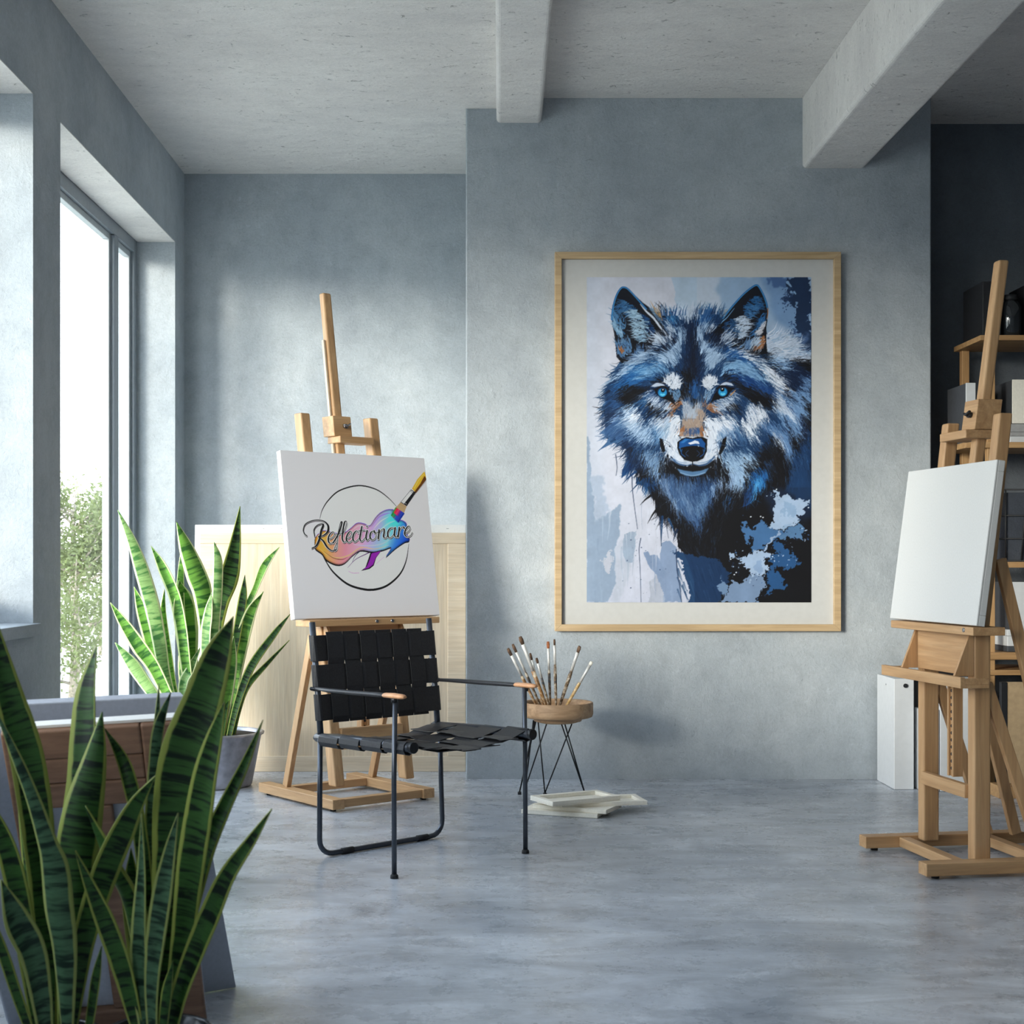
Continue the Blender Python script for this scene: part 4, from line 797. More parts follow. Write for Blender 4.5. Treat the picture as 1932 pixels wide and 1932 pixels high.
# ================================================================ easels
def easel(label, O, th, p):
    r = empty('studio_easel', (O[0], O[1], 0), math.radians(th), label=label, category='easel', group='wooden studio easels')
    X, Y_, Z = M['oak_x'], M['oak_y'], M['oak_z']; u0, u1, W_ = 0.0, .515, .065
    for u in (u0, u1):
        rn = bx('runner', (u, 0, .012), (u+W_, .68, .058), Y_, r, .003)
        for v in (.05, .63): MB().lathe([(0,0),(.014,0),(.016,.012),(0,.013)], 14, (u+W_/2, v)).build('rubber_foot', M['rubber'], rn)
    bx('crossbar', (u0+W_, p['cb'], .016), (u1, p['cb']+.045, .054), X, r, .003); bx('crossbar', (u0+W_, .49, .016), (u1, .535, .054), X, r, .003)
    def vz(z): # centre line of the uprights
        pts = p['up']
        for (za, va), (zb_, vb) in zip(pts, pts[1:]):
            if z <= zb_: return va+(vb-va)*(z-za)/(zb_-za)
        (za, va), (zb_, vb) = pts[-2:]; return va+(vb-va)*(z-za)/(zb_-za)
    for uc in (.09+.005, .5-.005):
        m = MB(); zs = [q[0] for q in p['up']]
        for za, zb_ in zip(zs, zs[1:]):
            w2 = .026; t2 = p.get('pt', .033) if za < .5 else .026
            m.hexa([(uc-w2,vz(za)-t2,za),(uc+w2,vz(za)-t2,za),(uc+w2,vz(za)+t2,za),(uc-w2,vz(za)+t2,za),(uc-w2,vz(zb_)-t2,zb_),(uc+w2,vz(zb_)-t2,zb_),(uc+w2,vz(zb_)+t2,zb_),(uc-w2,vz(zb_)+t2,zb_)])
        m.build('upright', Z, r, .007, 3)
    zr, hr = p['rail']; bx('rail', (.119, vz(zr)-.045, zr-hr/2), (.471, vz(zr)-.018, zr+hr/2), X, r, .003)
    # mast
    uc = p['mu']; k = p['lean']; zt_ = p['mt']; vm = lambda z: p['mv']+(z-1.7)*k
    m = MB(); ws, ts = .024, .021
    m.hexa([(uc-ws,vm(.95)-ts,.95),(uc+ws,vm(.95)-ts,.95),(uc+ws,vm(.95)+ts,.95),(uc-ws,vm(.95)+ts,.95),(uc-ws,vm(zt_)-ts,zt_),(uc+ws,vm(zt_)-ts,zt_),(uc+ws,vm(zt_)+ts,zt_),(uc-ws,vm(zt_)+ts,zt_)])
    m.build('mast', Z, r, .009, 3)
    zs_ = zt_-.24 if p['kn'] else 1.62; du_ = -ws-.008 if p['kn'] else .02; dv_ = .004 if p['kn'] else ts+.03
    MB().bar((uc+du_, vm(1.0)+dv_, 1.0), (uc+du_, vm(zs_)+dv_, zs_), .011, .018, (0,1,0)).build('slide_rail', M['pale_z'], r, .002)
    cz0, cz1 = p['clamp']; vc = vm((cz0+cz1)/2); c = MB(); A = vm(cz0); B_ = vm(cz1); cw_ = .052; cd = .05
    c.hexa([(uc-cw_,A-cd,cz0),(uc+cw_,A-cd,cz0),(uc+cw_,A+cd,cz0),(uc-cw_,A+cd,cz0),(uc-cw_,B_-cd,cz1),(uc+cw_,B_-cd,cz1),(uc+cw_,B_+cd,cz1),(uc-cw_,B_+cd,cz1)])
    cb_ = c.build('clamp_block', X, r, .003); kz = (cz0+cz1)/2; kv = vc-cd-.012
    kn = MB().tube([(uc+.012,kv+.014,kz),(uc+.012,kv-.004,kz)], .011, 12); kn.tube([(uc-.008,kv-.006,kz+.006),(uc+.012,kv-.008,kz),(uc+.034,kv-.006,kz+.012)], [.007,.009,.006], 8, flat=.7); kn.build('knob', M['nickel'] if p['kn'] else M['black'], cb_)
    l0, l1 = p['ledge']; bx('top_holder', (l0, vm(cz0)-.085, cz0-.034), (l1, vm(cz0)+.03, cz0-.001), X, r, .004)
    # canvas shelf, box front, lower tray
    s0, s1 = p['shelf']; sz = p['sz']
    sh = bx('canvas_shelf', (s0, p['sv'], sz-.03), (s1, p['sv']+.125, sz), X, r, .003)
    for q in (.5, .62) if p['kn'] else (.9,): MB().tube([(s0+(s1-s0)*q, p['sv']-.003, sz-.012),(s0+(s1-s0)*q, p['sv']+.004, sz-.012)], .008, 10).build('screw', M['nickel'], sh)
    tz = p['tz']; vb = vz(.8)-.034
    bx('backboard', (.10, vb-.014, tz), (.50, vb, sz-.03), X, r, .001)
    for uc_ in (.085, .512):
        MB().hexa([(uc_-.007,p['tv']+.035,tz),(uc_+.007,p['tv']+.035,tz),(uc_+.007,vb,tz),(uc_-.007,vb,tz),(uc_-.007,p['sv']+.06,sz-.03),(uc_+.007,p['sv']+.06,sz-.03),(uc_+.007,vb,sz-.03),(uc_-.007,vb,sz-.03)]).build('cheek', Z, r, .001)
    tr = MB(); t0, t1 = p['tray']; tv = p['tv']; vbk = vb+.03
    tr.box((t0, tv, tz-.035), (t1, tv+.018, tz+.005)); tr.box((t0, tv+.018, tz-.035), (t1, vb, tz-.022)); tr.box((t0, tv+.018, tz-.022), (t0+.012, vb, tz)); tr.box((t1-.012, tv+.018, tz-.022), (t1, vb, tz))
    tr.build('tray', X, r, .0015)
    # ratchet post
    rt = MB(); vr = vz(.5)+.005
    for du in (-.022, .014): rt.box((uc+du, vr-.02, .33), (uc+du+.012, vr+.02, tz-.036))
    rt.box((uc-.010, vr-.012, .33), (uc+.014, vr+.012, tz-.036)); rt.build('ratchet_post', M['oak_z'], r, .001)
    h = MB()
    for q in range(12): h.tube([(uc+.002, vr-.016, .36+q*.027), (uc+.002, vr-.010, .36+q*.027)], .006, 8)
    h.build('ratchet_hole', M['black'], r); h_ = r.children[-1]
    # braces and back struts
    for uc_ in p['bu']:
        (va, za), (vb2, zb2) = p['brace']; MB().bar((uc_, va, za), (uc_, vb2, zb2), .026, .042, (0,1,0)).build('brace', Z, r, .003)
        if p.get('strut'):
            (va, za), (vb2, zb2) = p['strut']; MB().bar((uc_, va, za), (uc_, vb2, zb2), .026, .042, (0,1,0)).build('back_strut', Z, r, .003)
    return r
pl = dict(cb=.012, up=[(.10,.115),(1.87,.428)], rail=(.318,.10), mu=.292, lean=.165, mt=2.49, mv=.40, clamp=(1.765,1.865), kn=1, ledge=(.25,.45), shelf=(-.05,.70), sz=.878, sv=.12, tz=.73, tv=.08, tray=(.0,.62), bu=(.045,.545), brace=((.485,.06),(.25,.80)))
pr_ = dict(cb=.14, up=[(.045,.25),(.88,.25),(1.70,.345)], rail=(.298,.05), mu=.30, lean=.135, mt=2.31, mv=.365, clamp=(1.655,1.77), kn=0, ledge=(.14,.35), shelf=(-.01,.655), sz=.915, sv=.14, tz=.73, tv=.105, tray=(-.02,.63), bu=(.10,.49), brace=((.50,.06),(.28,.70)), strut=((.62,.06),(.335,1.16)))
LTH, LO_ = 38.5, (-.679, 6.551); RTH, RO_ = -80.8, (1.515, 5.740)
EL = easel('wooden studio easel with a rounded tall mast holding the logo canvas, behind the black chair', LO_, LTH, pl)
ER = easel('wooden studio easel holding the blank white canvas, standing before the dark shelves', RO_, RTH, pr_)
def loc2w(O, th, p):
    t = math.radians(th); return Vector((O[0]+p[0]*math.cos(t)-p[1]*math.sin(t), O[1]+p[0]*math.sin(t)+p[1]*math.cos(t), p[2]))
def canvas_on(O, th, u0, u1, v0, z0, h, lean, label, mat='canvas'):
    base = loc2w(O, th, (u0, v0, z0)); r = empty('stretched_canvas', base, math.radians(th), label=label, category='canvas')
    r.rotation_euler = (-math.atan(lean), 0, math.radians(th)); wd = u1-u0; t = .034
    MB().box((0, 0, 0), (wd, t*.25, h)).box((0, t*.25, 0), (wd, t, .04)).box((0, t*.25, h-.04), (wd, t, h)).box((0, t*.25, .04), (.04, t, h-.04)).box((wd-.04, t*.25, .04), (wd, t, h-.04)).build('canvas_body', M[mat], r, .003)
    return r, wd, t
rc, wd, t = canvas_on(LO_, LTH, -.113, .725, .152, .8845, .80, .165, 'white canvas with a round Reflectionare paintbrush logo standing on the left easel')
# map the drawing from the flat canvas: corner positions of the drawing sheet
lg = paint_logo()
def homog(src, dst):
    A = []; B = []
    for (x, y), (u, v) in zip(src, dst):
        A += [[x,y,1,0,0,0,-u*x,-u*y],[0,0,0,x,y,1,-v*x,-v*y]]; B += [u, v]
    return np.append(np.linalg.solve(np.array(A, float), np.array(B, float)), 1).reshape(3, 3)
Hm = homog([(0,0),(1,0),(1,1),(0,1)], [(74,42),(796,62),(898,853),(164,890)])
n_ = 520; uu, vv = np.meshgrid(np.linspace(0,1,n_), np.linspace(0,1,n_)); q = Hm @ np.stack([uu.ravel(), vv.ravel(), np.ones(n_*n_)])
sx = np.clip(q[0]/q[2]-.5, 0, 964); sy = np.clip(q[1]/q[2]-.5, 0, 964); ix = sx.astype(int); iy = sy.astype(int); fx = (sx-ix)[:, None]; fy = (sy-iy)[:, None]
art = (lg[iy,ix]*(1-fx)+lg[iy,ix+1]*fx)*(1-fy)+(lg[iy+1,ix]*(1-fx)+lg[iy+1,ix+1]*fx)*fy
picture_mesh('printed_logo', art.reshape(n_, n_, 3), lambda u, v: np.stack([.002+(wd-.004)*u, np.full_like(u, -.0012), .002+(.796)*(1-v)], 1), paint_mat('logo_print'), rc, 1.38)
canvas_on(RO_, RTH, -.045, .655, .152, .921, .602, .135, 'blank white canvas standing on the easel at the right', 'canvas_off')
# ================================================================ black armchair
CH = empty('armchair', (-.316, 5.20, 0), math.radians(42.3), label='black woven leather armchair with a thin steel tube frame, in front of the left easel', category='chair')
bk = lambda z: .489+(z-.465)*.14
st = M['steel']
for u in (0, .663):
    lg_ = MB().tube([(u, 0, .004), (u, .002, .35), (u*.985+.004, 0, .655)], .0095, 14).build('leg', st, CH); MB().lathe([(0,0),(.015,0),(.014,.012),(.0095,.016),(0,.016)], 16, (u, 0)).build('rubber_foot', M['rubber'], lg_)
sl = [(.022,.487,.46),(.015,.48,.25),(.008,.472,.075)]
cor = []
for k in range(1, 6): a = math.pi/2*k/6; cor.append((.008+.06*(1-math.cos(a)), .472, .072-.06*math.sin(a)))
pts = sl+cor+[(.07,.472,.0115),(.56,.472,.0115)]+[(.63-(c[0]-.008)+.006, c[1], c[2]) for c in reversed(cor)]+[(.636,.472,.075),(.636,.48,.25),(.636,.487,.46)]
sled = MB().tube(pts, .0105, 12).build('sled_leg', st, CH)
for u in (.115, .50): MB().tube([(u, .472, .0125), (u+.055, .472, .0125)], .0125, 12).build('rubber_foot', M['rubber'], sled)
for u in (.03, .63):
    MB().tube([(u, .492, .44), (u, bk(.62), .62), (u, bk(.915), .912)], .0125, 14).build('back_post', st, CH)
    rl = MB().tube([(u, -.068, .478), (u, .22, .474), (u, .515, .463)], .018, 14); rl.build('seat_rail', st, CH)
    rr = CH.children[-1]; MB().tube([(u, -.078, .478), (u, -.060, .478)], .0215, 20).build('bolt_cap', M['darksteel'], rr, .003); MB().tube([(u, .505, .463), (u, .530, .462)], .013, 12).build('bolt_cap', M['darksteel'], rr, .003)
    s = -1 if u < .3 else 1; ua = 0 if u < .3 else .663
    MB().tube([(ua, -.025, .6615), (ua, .10, .6605), (ua, .25, .6575), (ua, .40, .656), (u+s*.006, .525, .655)], [.010,.0175,.0175,.0165,.012], 14, flat=.52, up=(0,0,1)).build('armrest', M['leather'], CH)
    ar = CH.children[-1]; MB().tube([(ua, -.062, .662), (ua, -.045, .6625), (ua, .0, .663), (ua, .05, .662)], [.008,.0185,.0205,.0185], 14, flat=.50).build('arm_cap', M['tan'], ar)
    MB().tube([(ua, .0, .640), (ua, .0, .658)], .012, 12).build('collar', M['darksteel'], ar)
    MB().tube([(u-s*.004, bk(.655)-.016, .65), (u+s*.028, bk(.655)+.004, .655), (u-s*.002, bk(.655)+.018, .648)], .0075, 10).build('bracket', M['darksteel'], ar)
def ribbon(path, side, w, t, mb):
    """flat strap along path, width w along side, thickness t"""
    path = [Vector(p) for p in path]; N = len(path); V = []; side = Vector(side)
    for i, p in enumerate(path):
        d = (path[min(N-1, i+1)]-path[max(0, i-1)]).normalized(); s = (side-d*side.dot(d)).normalized(); n = d.cross(s)
        for a, b in ((-1,-1),(1,-1),(1,1),(-1,1)): V.append(p+s*(w/2*a)+n*(t/2*b))
    f = [(i*4+k, i*4+(k+1) % 4, (i+1)*4+(k+1) % 4, (i+1)*4+k) for i in range(N-1) for k in range(4)]+[(0,1,2,3), tuple(N*4-1-k for k in range(4))]
    mb.add(V, f, 0, False)
nb = 6; zlo, zhi = .523, .868; bh = (zhi-zlo)/3
ucs = [.030+.052+(.6-.104)*(i+.5)/nb for i in range(nb)]
for j in range(3):
    zc = zlo+bh*(j+.5); m = MB(); pth = []; vc = bk(zc); R_ = .0165
    for k in range(7): a = math.pi*(1.15-k/6*1.15)+math.pi*.5-.25; pth.append((.03+R_*math.cos(a), vc+R_*-math.sin(a-math.pi*.0)*-1*-1, zc))
    pth = [(.03+R_*math.cos(a), vc+R_*math.sin(a), zc) for a in [math.radians(d) for d in (60, 100, 140, 180, 220, 255, 275)]]
    for i, u in enumerate(ucs):
        off = -.0035 if (i+j) % 2 else .0035
        pth += [(u-.028, vc-.010+off, zc), (u+.028, vc-.010+off, zc)]
    pth += [(.63+R_*math.cos(a), vc+R_*math.sin(a), zc) for a in [math.radians(d) for d in (265, 285, 320, 360, 400, 440, 480)]]
    ribbon(pth, (0, .14, 1), bh-.013, .0028, m); m.build('back_band', M['leather'], CH, .0008)
for i, u in enumerate(ucs):
    m = MB(); pth = [(u, bk(zlo-.006)-.009, zlo-.004)]
    for j in range(3):
        zc = zlo+bh*(j+.5); off = .0035 if (i+j) % 2 else -.0035
        pth += [(u, bk(zc-.038)-.010+off, zc-.038), (u, bk(zc+.038)-.010+off, zc+.038)]
    pth += [(u, bk(zhi+.006)-.009, zhi+.005)]
    ribbon(pth, (1, 0, 0), (.6-.104)/nb-.0035, .0028, m); m.build('back_strap', M['leather'], CH, .0008)
vs = [-.052+(.485+.052)*(i+.5)/4 for i in range(4)]; bw = (.485+.052)/4
us = [.03+.055+(.6-.11)*(i+.5)/5 for i in range(5)]
def sagz(u, v): t = (u-.03)/.6; return .474-.006*(v)-.050*math.sin(math.pi*t)**1.2*(1.0-.15*abs(v-.2)/.25)
for j, v in enumerate(vs):
    R_ = .0255; rz = .476-.024*(v+.06)/.58; zc = lambda: 0
    pth = [(.03-R_*math.sin(math.radians(a)), v, rz-R_*math.cos(math.radians(a))) for a in (-50, -10, 35, 80, 125, 160)]
    pth = [(p[0], p[1], p[2]) for p in pth]
    for i, u in enumerate(us):
        off = .0035 if (i+j) % 2 else -.0035
        for uu_ in (u-.03, u+.03): pth.append((uu_, v, sagz(uu_, v)+.012+off))
    pth += [(.63+R_*math.sin(math.radians(a)), v, rz-R_*math.cos(math.radians(a))) for a in (160, 125, 80, 35, -10, -50)]
    m = MB(); ribbon(pth, (0, 1, 0), bw-.013, .003, m); m.build('seat_band', M['leather'], CH, .0008)
for i, u in enumerate(us):
    pth = [(u, -.056, sagz(u, -.05)+.010)]
    for j, v in enumerate(vs):
        off = -.0035 if (i+j) % 2 else .0035; pth += [(u, v-.045, sagz(u, v)+.012+off), (u, v+.045, sagz(u, v)+.012+off)]
    pth.append((u, .49, sagz(u, .48)+.010)); m = MB(); ribbon(pth, (1, 0, 0), .0945, .003, m); m.build('seat_strap', M['leather'], CH, .0008)
# ================================================================ side stool with brushes
ST = empty('planter_stool', (.379, 7.10, 0), label='small wooden bowl stool on black wire hairpin legs, holding paint brushes', category='stool')
bw_ = MB(); bw_.lathe([(0,.352),(.085,.352),(.118,.362),(.122,.378),(.160,.380),(.172,.385),(.1765,.40),(.176,.452),(.172,.456),(.160,.454),(.156,.44),(.154,.405),(.12,.398),(0,.398)], 56)
bw_.build('bowl', M['bowl'], ST, label='turned wooden bowl')
for (fx_, fy_), tops in (((-.066,-.06), ((-.115,-.02),(.085,-.04))), ((.130,-.075), ((.015,-.085),(.035,-.08))), ((-.158,.09), ((-.065,-.07),(-.14,.04))), ((-.19,-.03), ((-.125,.03),(-.135,.0)))):
    m = MB()
    for tx, ty in tops: m.tube([(tx*.85, ty*.85, .36), (fx_, fy_, .012)], .0034, 8)
    lg_ = m.build('hairpin_leg', M['darksteel'], ST); MB().lathe([(0,0),(.009,0),(.009,.014),(0,.016)], 12, (fx_, fy_)).build('foot_cap', M['rubber'], lg_)
def brush(tip, base, Yt, Yb, w, hm, bm_, label, ff=.30, bl=.12):
    A = P(base[0], base[1], Yb); B = P(tip[0], tip[1], Yt); d = (B-A); A = A-d.normalized()*max(0, (A.z-.402)/max(.2, d.normalized().z))
    L_ = (B-A).length; r = empty('paint_brush', A, label=label, category='paint brush', group='paint brushes in the wooden bowl')
    r.rotation_euler = (B-A).to_track_quat('Z', 'Y').to_euler(); L2 = L_
    MB().tube([(0,0,0),(0,0,L2*.25),(0,0,L2*(.55)),(0,0,L2*(1-bl-ff)+.004)], [w*.55,w*1.0,w*1.15,w*.85], 12).build('handle', hm, r)
    MB().tube([(0,0,L2*(1-bl-ff)),(0,0,L2*(1-bl-ff*.5)),(0,0,L2*(1-bl))], [w*.9,w*.95,w*1.05], 12).build('ferrule', M['ferrule'], r)
    MB().tube([(0,0,L2*(1-bl)-.002),(0,0,L2*(1-bl*.45)),(0,0,L2-.001)], [w*1.0,w*1.3,w*.95], 12, flat=.6).build('bristles', bm_, r)
BR = [((958,1223),(1009,1325),7.00,7.06,.0072,'handle1','bristle','brush with brown bristles leaning furthest left in the bowl',.32,.11),
 ((967,1215),(1017,1325),7.08,7.10,.0062,'handle2','bristle','thin brush just right of the leftmost one, paint smeared',.30,.12),
 ((981,1201),(1028,1325),7.02,7.08,.0092,'handle1','bristle','thickest tall brush with a long white ferrule, third from left',.36,.10),
 ((1012,1241),(1034,1325),7.05,7.07,.0058,'handle2','bristle','short brush with a green tinged tip, fourth from left',.26,.10),
 ((1034,1210),(1038,1325),7.10,7.10,.0064,'handle2','bristle2','upright brush with orange bristles',.30,.10),
 ((1046,1206),(1049,1326),7.05,7.08,.0072,'handle2','bristle','tallest upright brush with a grey handle, beside the orange tipped one',.26,.08),
 ((1094,1219),(1058,1325),7.02,7.12,.0085,'handle2','bristle','dark handled brush leaning right with a splayed tip',.28,.09),
 ((1117,1248),(1072,1326),7.03,7.06,.0072,'handle3','canvas_cream','ochre wooden brush leaning furthest right with a white end',.34,.07),
 ((1000,1232),(1024,1326),7.12,7.14,.0055,'handle1','bristle','slim dark brush half hidden behind the thick one',.28,.12)]
for b_ in BR: brush(b_[0], b_[1], b_[2], b_[3], b_[4], M[b_[5]], M[b_[6]], b_[7], b_[8], b_[9])
# ================================================================ small canvases on the floor
def small_canvas(cx, cy, z, yaw, w_, d_, face_up, label, tx=0, ty=0, t=.024):
    r = empty('small_canvas', (cx, cy, z), label=label, category='canvas', group='small canvases stacked on the floor'); r.rotation_euler = (tx, ty, math.radians(yaw))
    m = MB(); a, b = w_/2, d_/2; k = .028
    zc0, zc1 = (t-.004, t) if face_up else (0, .004)
    m.box((-a,-b,zc0), (a,b,zc1)); m.build('canvas_cloth', M['canvas_cream'], r)
    f = MB(); lo, hi = (0, t-.004) if face_up else (.004, t)
    for q0, q1 in (((-a,-b),(a,-b+k)), ((-a,b-k),(a,b)), ((-a,-b+k),(-a+k,b-k)), ((a-k,-b+k),(a,b-k))): f.box((q0[0],q0[1],lo), (q1[0],q1[1],hi))
    f.build('stretcher_frame', [M['canvas_cream'], M['pale_x']][0], r, .002)
small_canvas(.385, 6.56, .001, -20, .36, .20, 1, 'lowest cream canvas of the floor stack, its left corner jutting out', t=.019)
small_canvas(.44, 6.57, .0205, -26, .36, .20, 1, 'second canvas of the floor stack, turned slightly from the lowest', t=.019)
small_canvas(.545, 6.60, .040, 10, .40, .20, 0, 'open backed canvas in the floor stack reaching furthest right', t=.019)
small_canvas(.43, 6.55, .0595, 28, .36, .20, 0, 'topmost canvas of the floor stack, turned diagonally', t=.021)
# ================================================================ big canvas leaning in the recess
bg = empty('large_canvas', (-1.583, 7.84, 0), label='big stretched canvas seen from behind with pale plywood, leaning in the recess', category='canvas'); bg.rotation_euler = (-.045, 0, 0)
W1, H1 = 1.498, 1.357
MB().box((0, .012, 0), (W1, .045, H1)).build('canvas_wrap', M['canvas'], bg, .003)
fr = MB(); k = .085
fr.box((.03, 0, 0), (W1, .014, k)); fr.box((.03, 0, H1-.045-.06), (W1, .014, H1-.045)); fr.box((.03, 0, k), (.03+k, .014, H1-.105)); fr.box((W1-.10, 0, k), (W1, .014, H1-.105)); fr.build('stretcher_frame', M['pale_x'], bg, .003)
bx('plywood_back', (.03+k, .007, k), (W1-.10, .013, H1-.105), M['pale_z'], bg, .0)
for i, x in enumerate((.10, .37, .47, .56, 1.39)):
    MB().tube([(x, -.0+.0115, H1-.022), (x+.014, .0115, H1-.0215)], .0012, 6).build('staple', M['nickel'], bg)
# ================================================================ zinc pot plant by the window
def leaf(parent, base_loc, pts, y0, y1, mat, rd, scale=1.0):
    """pts: (px, py, half width px) from tip to base; y1 depth at tip, y0 at base"""
    n = len(pts); P3 = []; W3 = []
    for i, (px, py, hw) in enumerate(pts):
        s = i/(n-1); Y = y1+(y0-y1)*(s**.8); P3.append(P(px, py, Y)-base_loc); W3.append(hw/F*Y)
    cp = smooth(P3, 7); ws = [v.x for v in smooth([Vector((q, 0, 0)) for q in W3], 7)]
    tw0 = rd.uniform(-.55, .55); tw1 = tw0+rd.uniform(-.45, .45); V = []; NN = 7; N = len(cp); L_ = 0; uvs = []
    fold = rd.choice([-1, 1, 1])*rd.uniform(.18, .42)
    for i, p in enumerate(cp):
        d = (cp[min(N-1, i+1)]-cp[max(0, i-1)]).normalized(); s = i/(N-1); tw = tw1+(tw0-tw1)*s
        if i: L_ += (p-cp[i-1]).length
        side = Vector((1,0,0))-d*d.x; side.normalize(); dep = d.cross(side).normalized(); sd = side*math.cos(tw)+dep*math.sin(tw); nn = d.cross(sd)
        w = max(.0004, ws[i]/max(.6, math.cos(tw)))
        for k in range(NN): c = -1+2*k/(NN-1); V.append(p+sd*(w*c)+nn*(fold*w*(abs(c)**1.5-.4))); uvs.append(((c+1)/2, L_/scale))
    f = [(i*NN+k, i*NN+k+1, (i+1)*NN+k+1, (i+1)*NN+k) for i in range(N-1) for k in range(NN-1)]
    me = bpy.data.meshes.new('leaf'); me.from_pydata([tuple(v) for v in V], [], f); ul = me.uv_layers.new(name='leaf')
    for pg in me.polygons:
        pg.use_smooth = True
        for li in pg.loop_indices: ul.data[li].uv = uvs[me.loops[li].vertex_index]
    me.materials.append(mat); o = bpy.data.objects.new('leaf', me); COL.objects.link(o); o.parent = parent
    md = o.modifiers.new('thickness', 'SOLIDIFY'); md.thickness = .0022*scale; md.offset = 0
    return o
rd = random.Random(4)
b0 = Vector((-1.355, 7.36, 0))
PB = empty('potted_snake_plant', b0, label='bright snake plant in a zinc bucket by the window, in front of the big canvas', category='plant')
pot = MB(); pot.lathe([(0,.0),(.165,.0),(.175,.01),(.222,.262),(.235,.266),(.237,.276),(.222,.280),(.212,.262),(.205,.235),(0,.235)], 56); pot.build('pot', M['zinc'], PB, label='grey zinc bucket')
MB().lathe([(0,.262),(.1,.265),(.211,.260)], 30).build('soil', M['soil'], PB)
G1 = [([(222,962,.4),(248,1019,8),(268,1077,13),(287,1143,14),(299,1201,13),(315,1290,10),(352,1400,6)],1),
([(285,1030,.4),(307,1070,10),(330,1124,12),(343,1185,12),(352,1260,11),(372,1400,6)],0),
([(333,985,.4),(353,1035,12),(372,1085,17),(384,1124,16),(391,1210,12),(394,1400,7)],0),
([(453,955,.4),(442,1035,11),(431,1089,17),(411,1143,17),(402,1225,13),(404,1400,7)],2),
([(527,1032,.4),(500,1066,8),(481,1112,6),(458,1166,7),(432,1270,8),(418,1400,5)],0),
([(497,1116,.4),(473,1155,10),(454,1221,13),(437,1310,11),(426,1400,6)],0),
([(548,1158,.4),(516,1198,6),(473,1260,8),(447,1330,7),(430,1400,5)],2),
([(546,1208,.4),(504,1252,4),(466,1295,6),(449,1340,6),(436,1400,5)],2),
([(208,1137,.4),(233,1174,10),(264,1221,15),(291,1260,13),(325,1330,10),(360,1402,6)],0),
([(217,1212,.4),(248,1252,12),(272,1287,12),(310,1340,9),(350,1402,5)],1),
([(253,1107,.4),(268,1151,11),(285,1210,13),(307,1290,11),(356,1402,6)],0),
([(338,1095,.4),(346,1140,18),(351,1190,19),(357,1260,14),(374,1402,7)],0),
([(404,1023,.4),(411,1058,8),(410,1120,9),(405,1200,8),(402,1402,6)],1),
([(462,1085,.4),(458,1130,8),(448,1190,8),(432,1280,8),(416,1402,5)],2),
([(378,1221,.4),(360,1262,9),(345,1300,9),(352,1402,5)],1),
([(400,1116,.4),(393,1160,9),(388,1220,10),(391,1402,6)],1),
([(310,1112,.4),(308,1160,5),(315,1230,8),(330,1320,8),(364,1402,5)],0),
([(366,1174,.4),(352,1215,10),(346,1270,10),(360,1402,6)],0),
([(441,1200,.4),(436,1250,9),(428,1310,10),(414,1402,6)],0),
([(345,1020,.4),(341,1080,6),(340,1150,9),(350,1250,9),(378,1402,6)],0)]
for i, (pts, mt) in enumerate(G1):
    yb = 7.36+rd.uniform(-.12, .12); leaf(PB, b0, pts, yb, yb+rd.uniform(-.12, .10), M[('leaf_lit','leaf_silver','leaf')[mt]], rd, 1.4)
# ================================================================ canvases leaning behind the near plants
bp = empty('leaning_canvas', (-.655, 3.86, 0), label='blue grey canvas leaning behind the near snake plants, its right edge on the floor', category='canvas')
c0 = P(446, 1865, 3.862); c1 = P(348, 1314, 3.52); c2 = P(60, 1329, 3.32); e = c0+(c2-c1); e.z = 0
c3 = c2+(c2-c1)*.62; e = c0+(c3-c1); lo = [c0, e, c3, c1]; lo[0].z = .0; lo[1].z = 0; nrm = (c1-c0).cross(e-c0).normalized()
if nrm.y < 0: nrm = -nrm
t_ = nrm*.03; o_ = Vector(bp.location); V = [q-o_ for q in lo]+[q-o_+t_ for q in lo]; zmin = min(v.z for v in V); V = [v-Vector((0,0,zmin-.001)) for v in V]
MB().add(V, [(0,1,2,3),(7,6,5,4),(0,4,5,1),(1,5,6,2),(2,6,7,3),(3,7,4,0)]) if False else None
m = MB(); m.add(V, [(0,1,2,3),(7,6,5,4),(0,4,5,1),(1,5,6,2),(2,6,7,3),(3,7,4,0)]); m.build('canvas_body', M['bluegrey'], bp, .003)
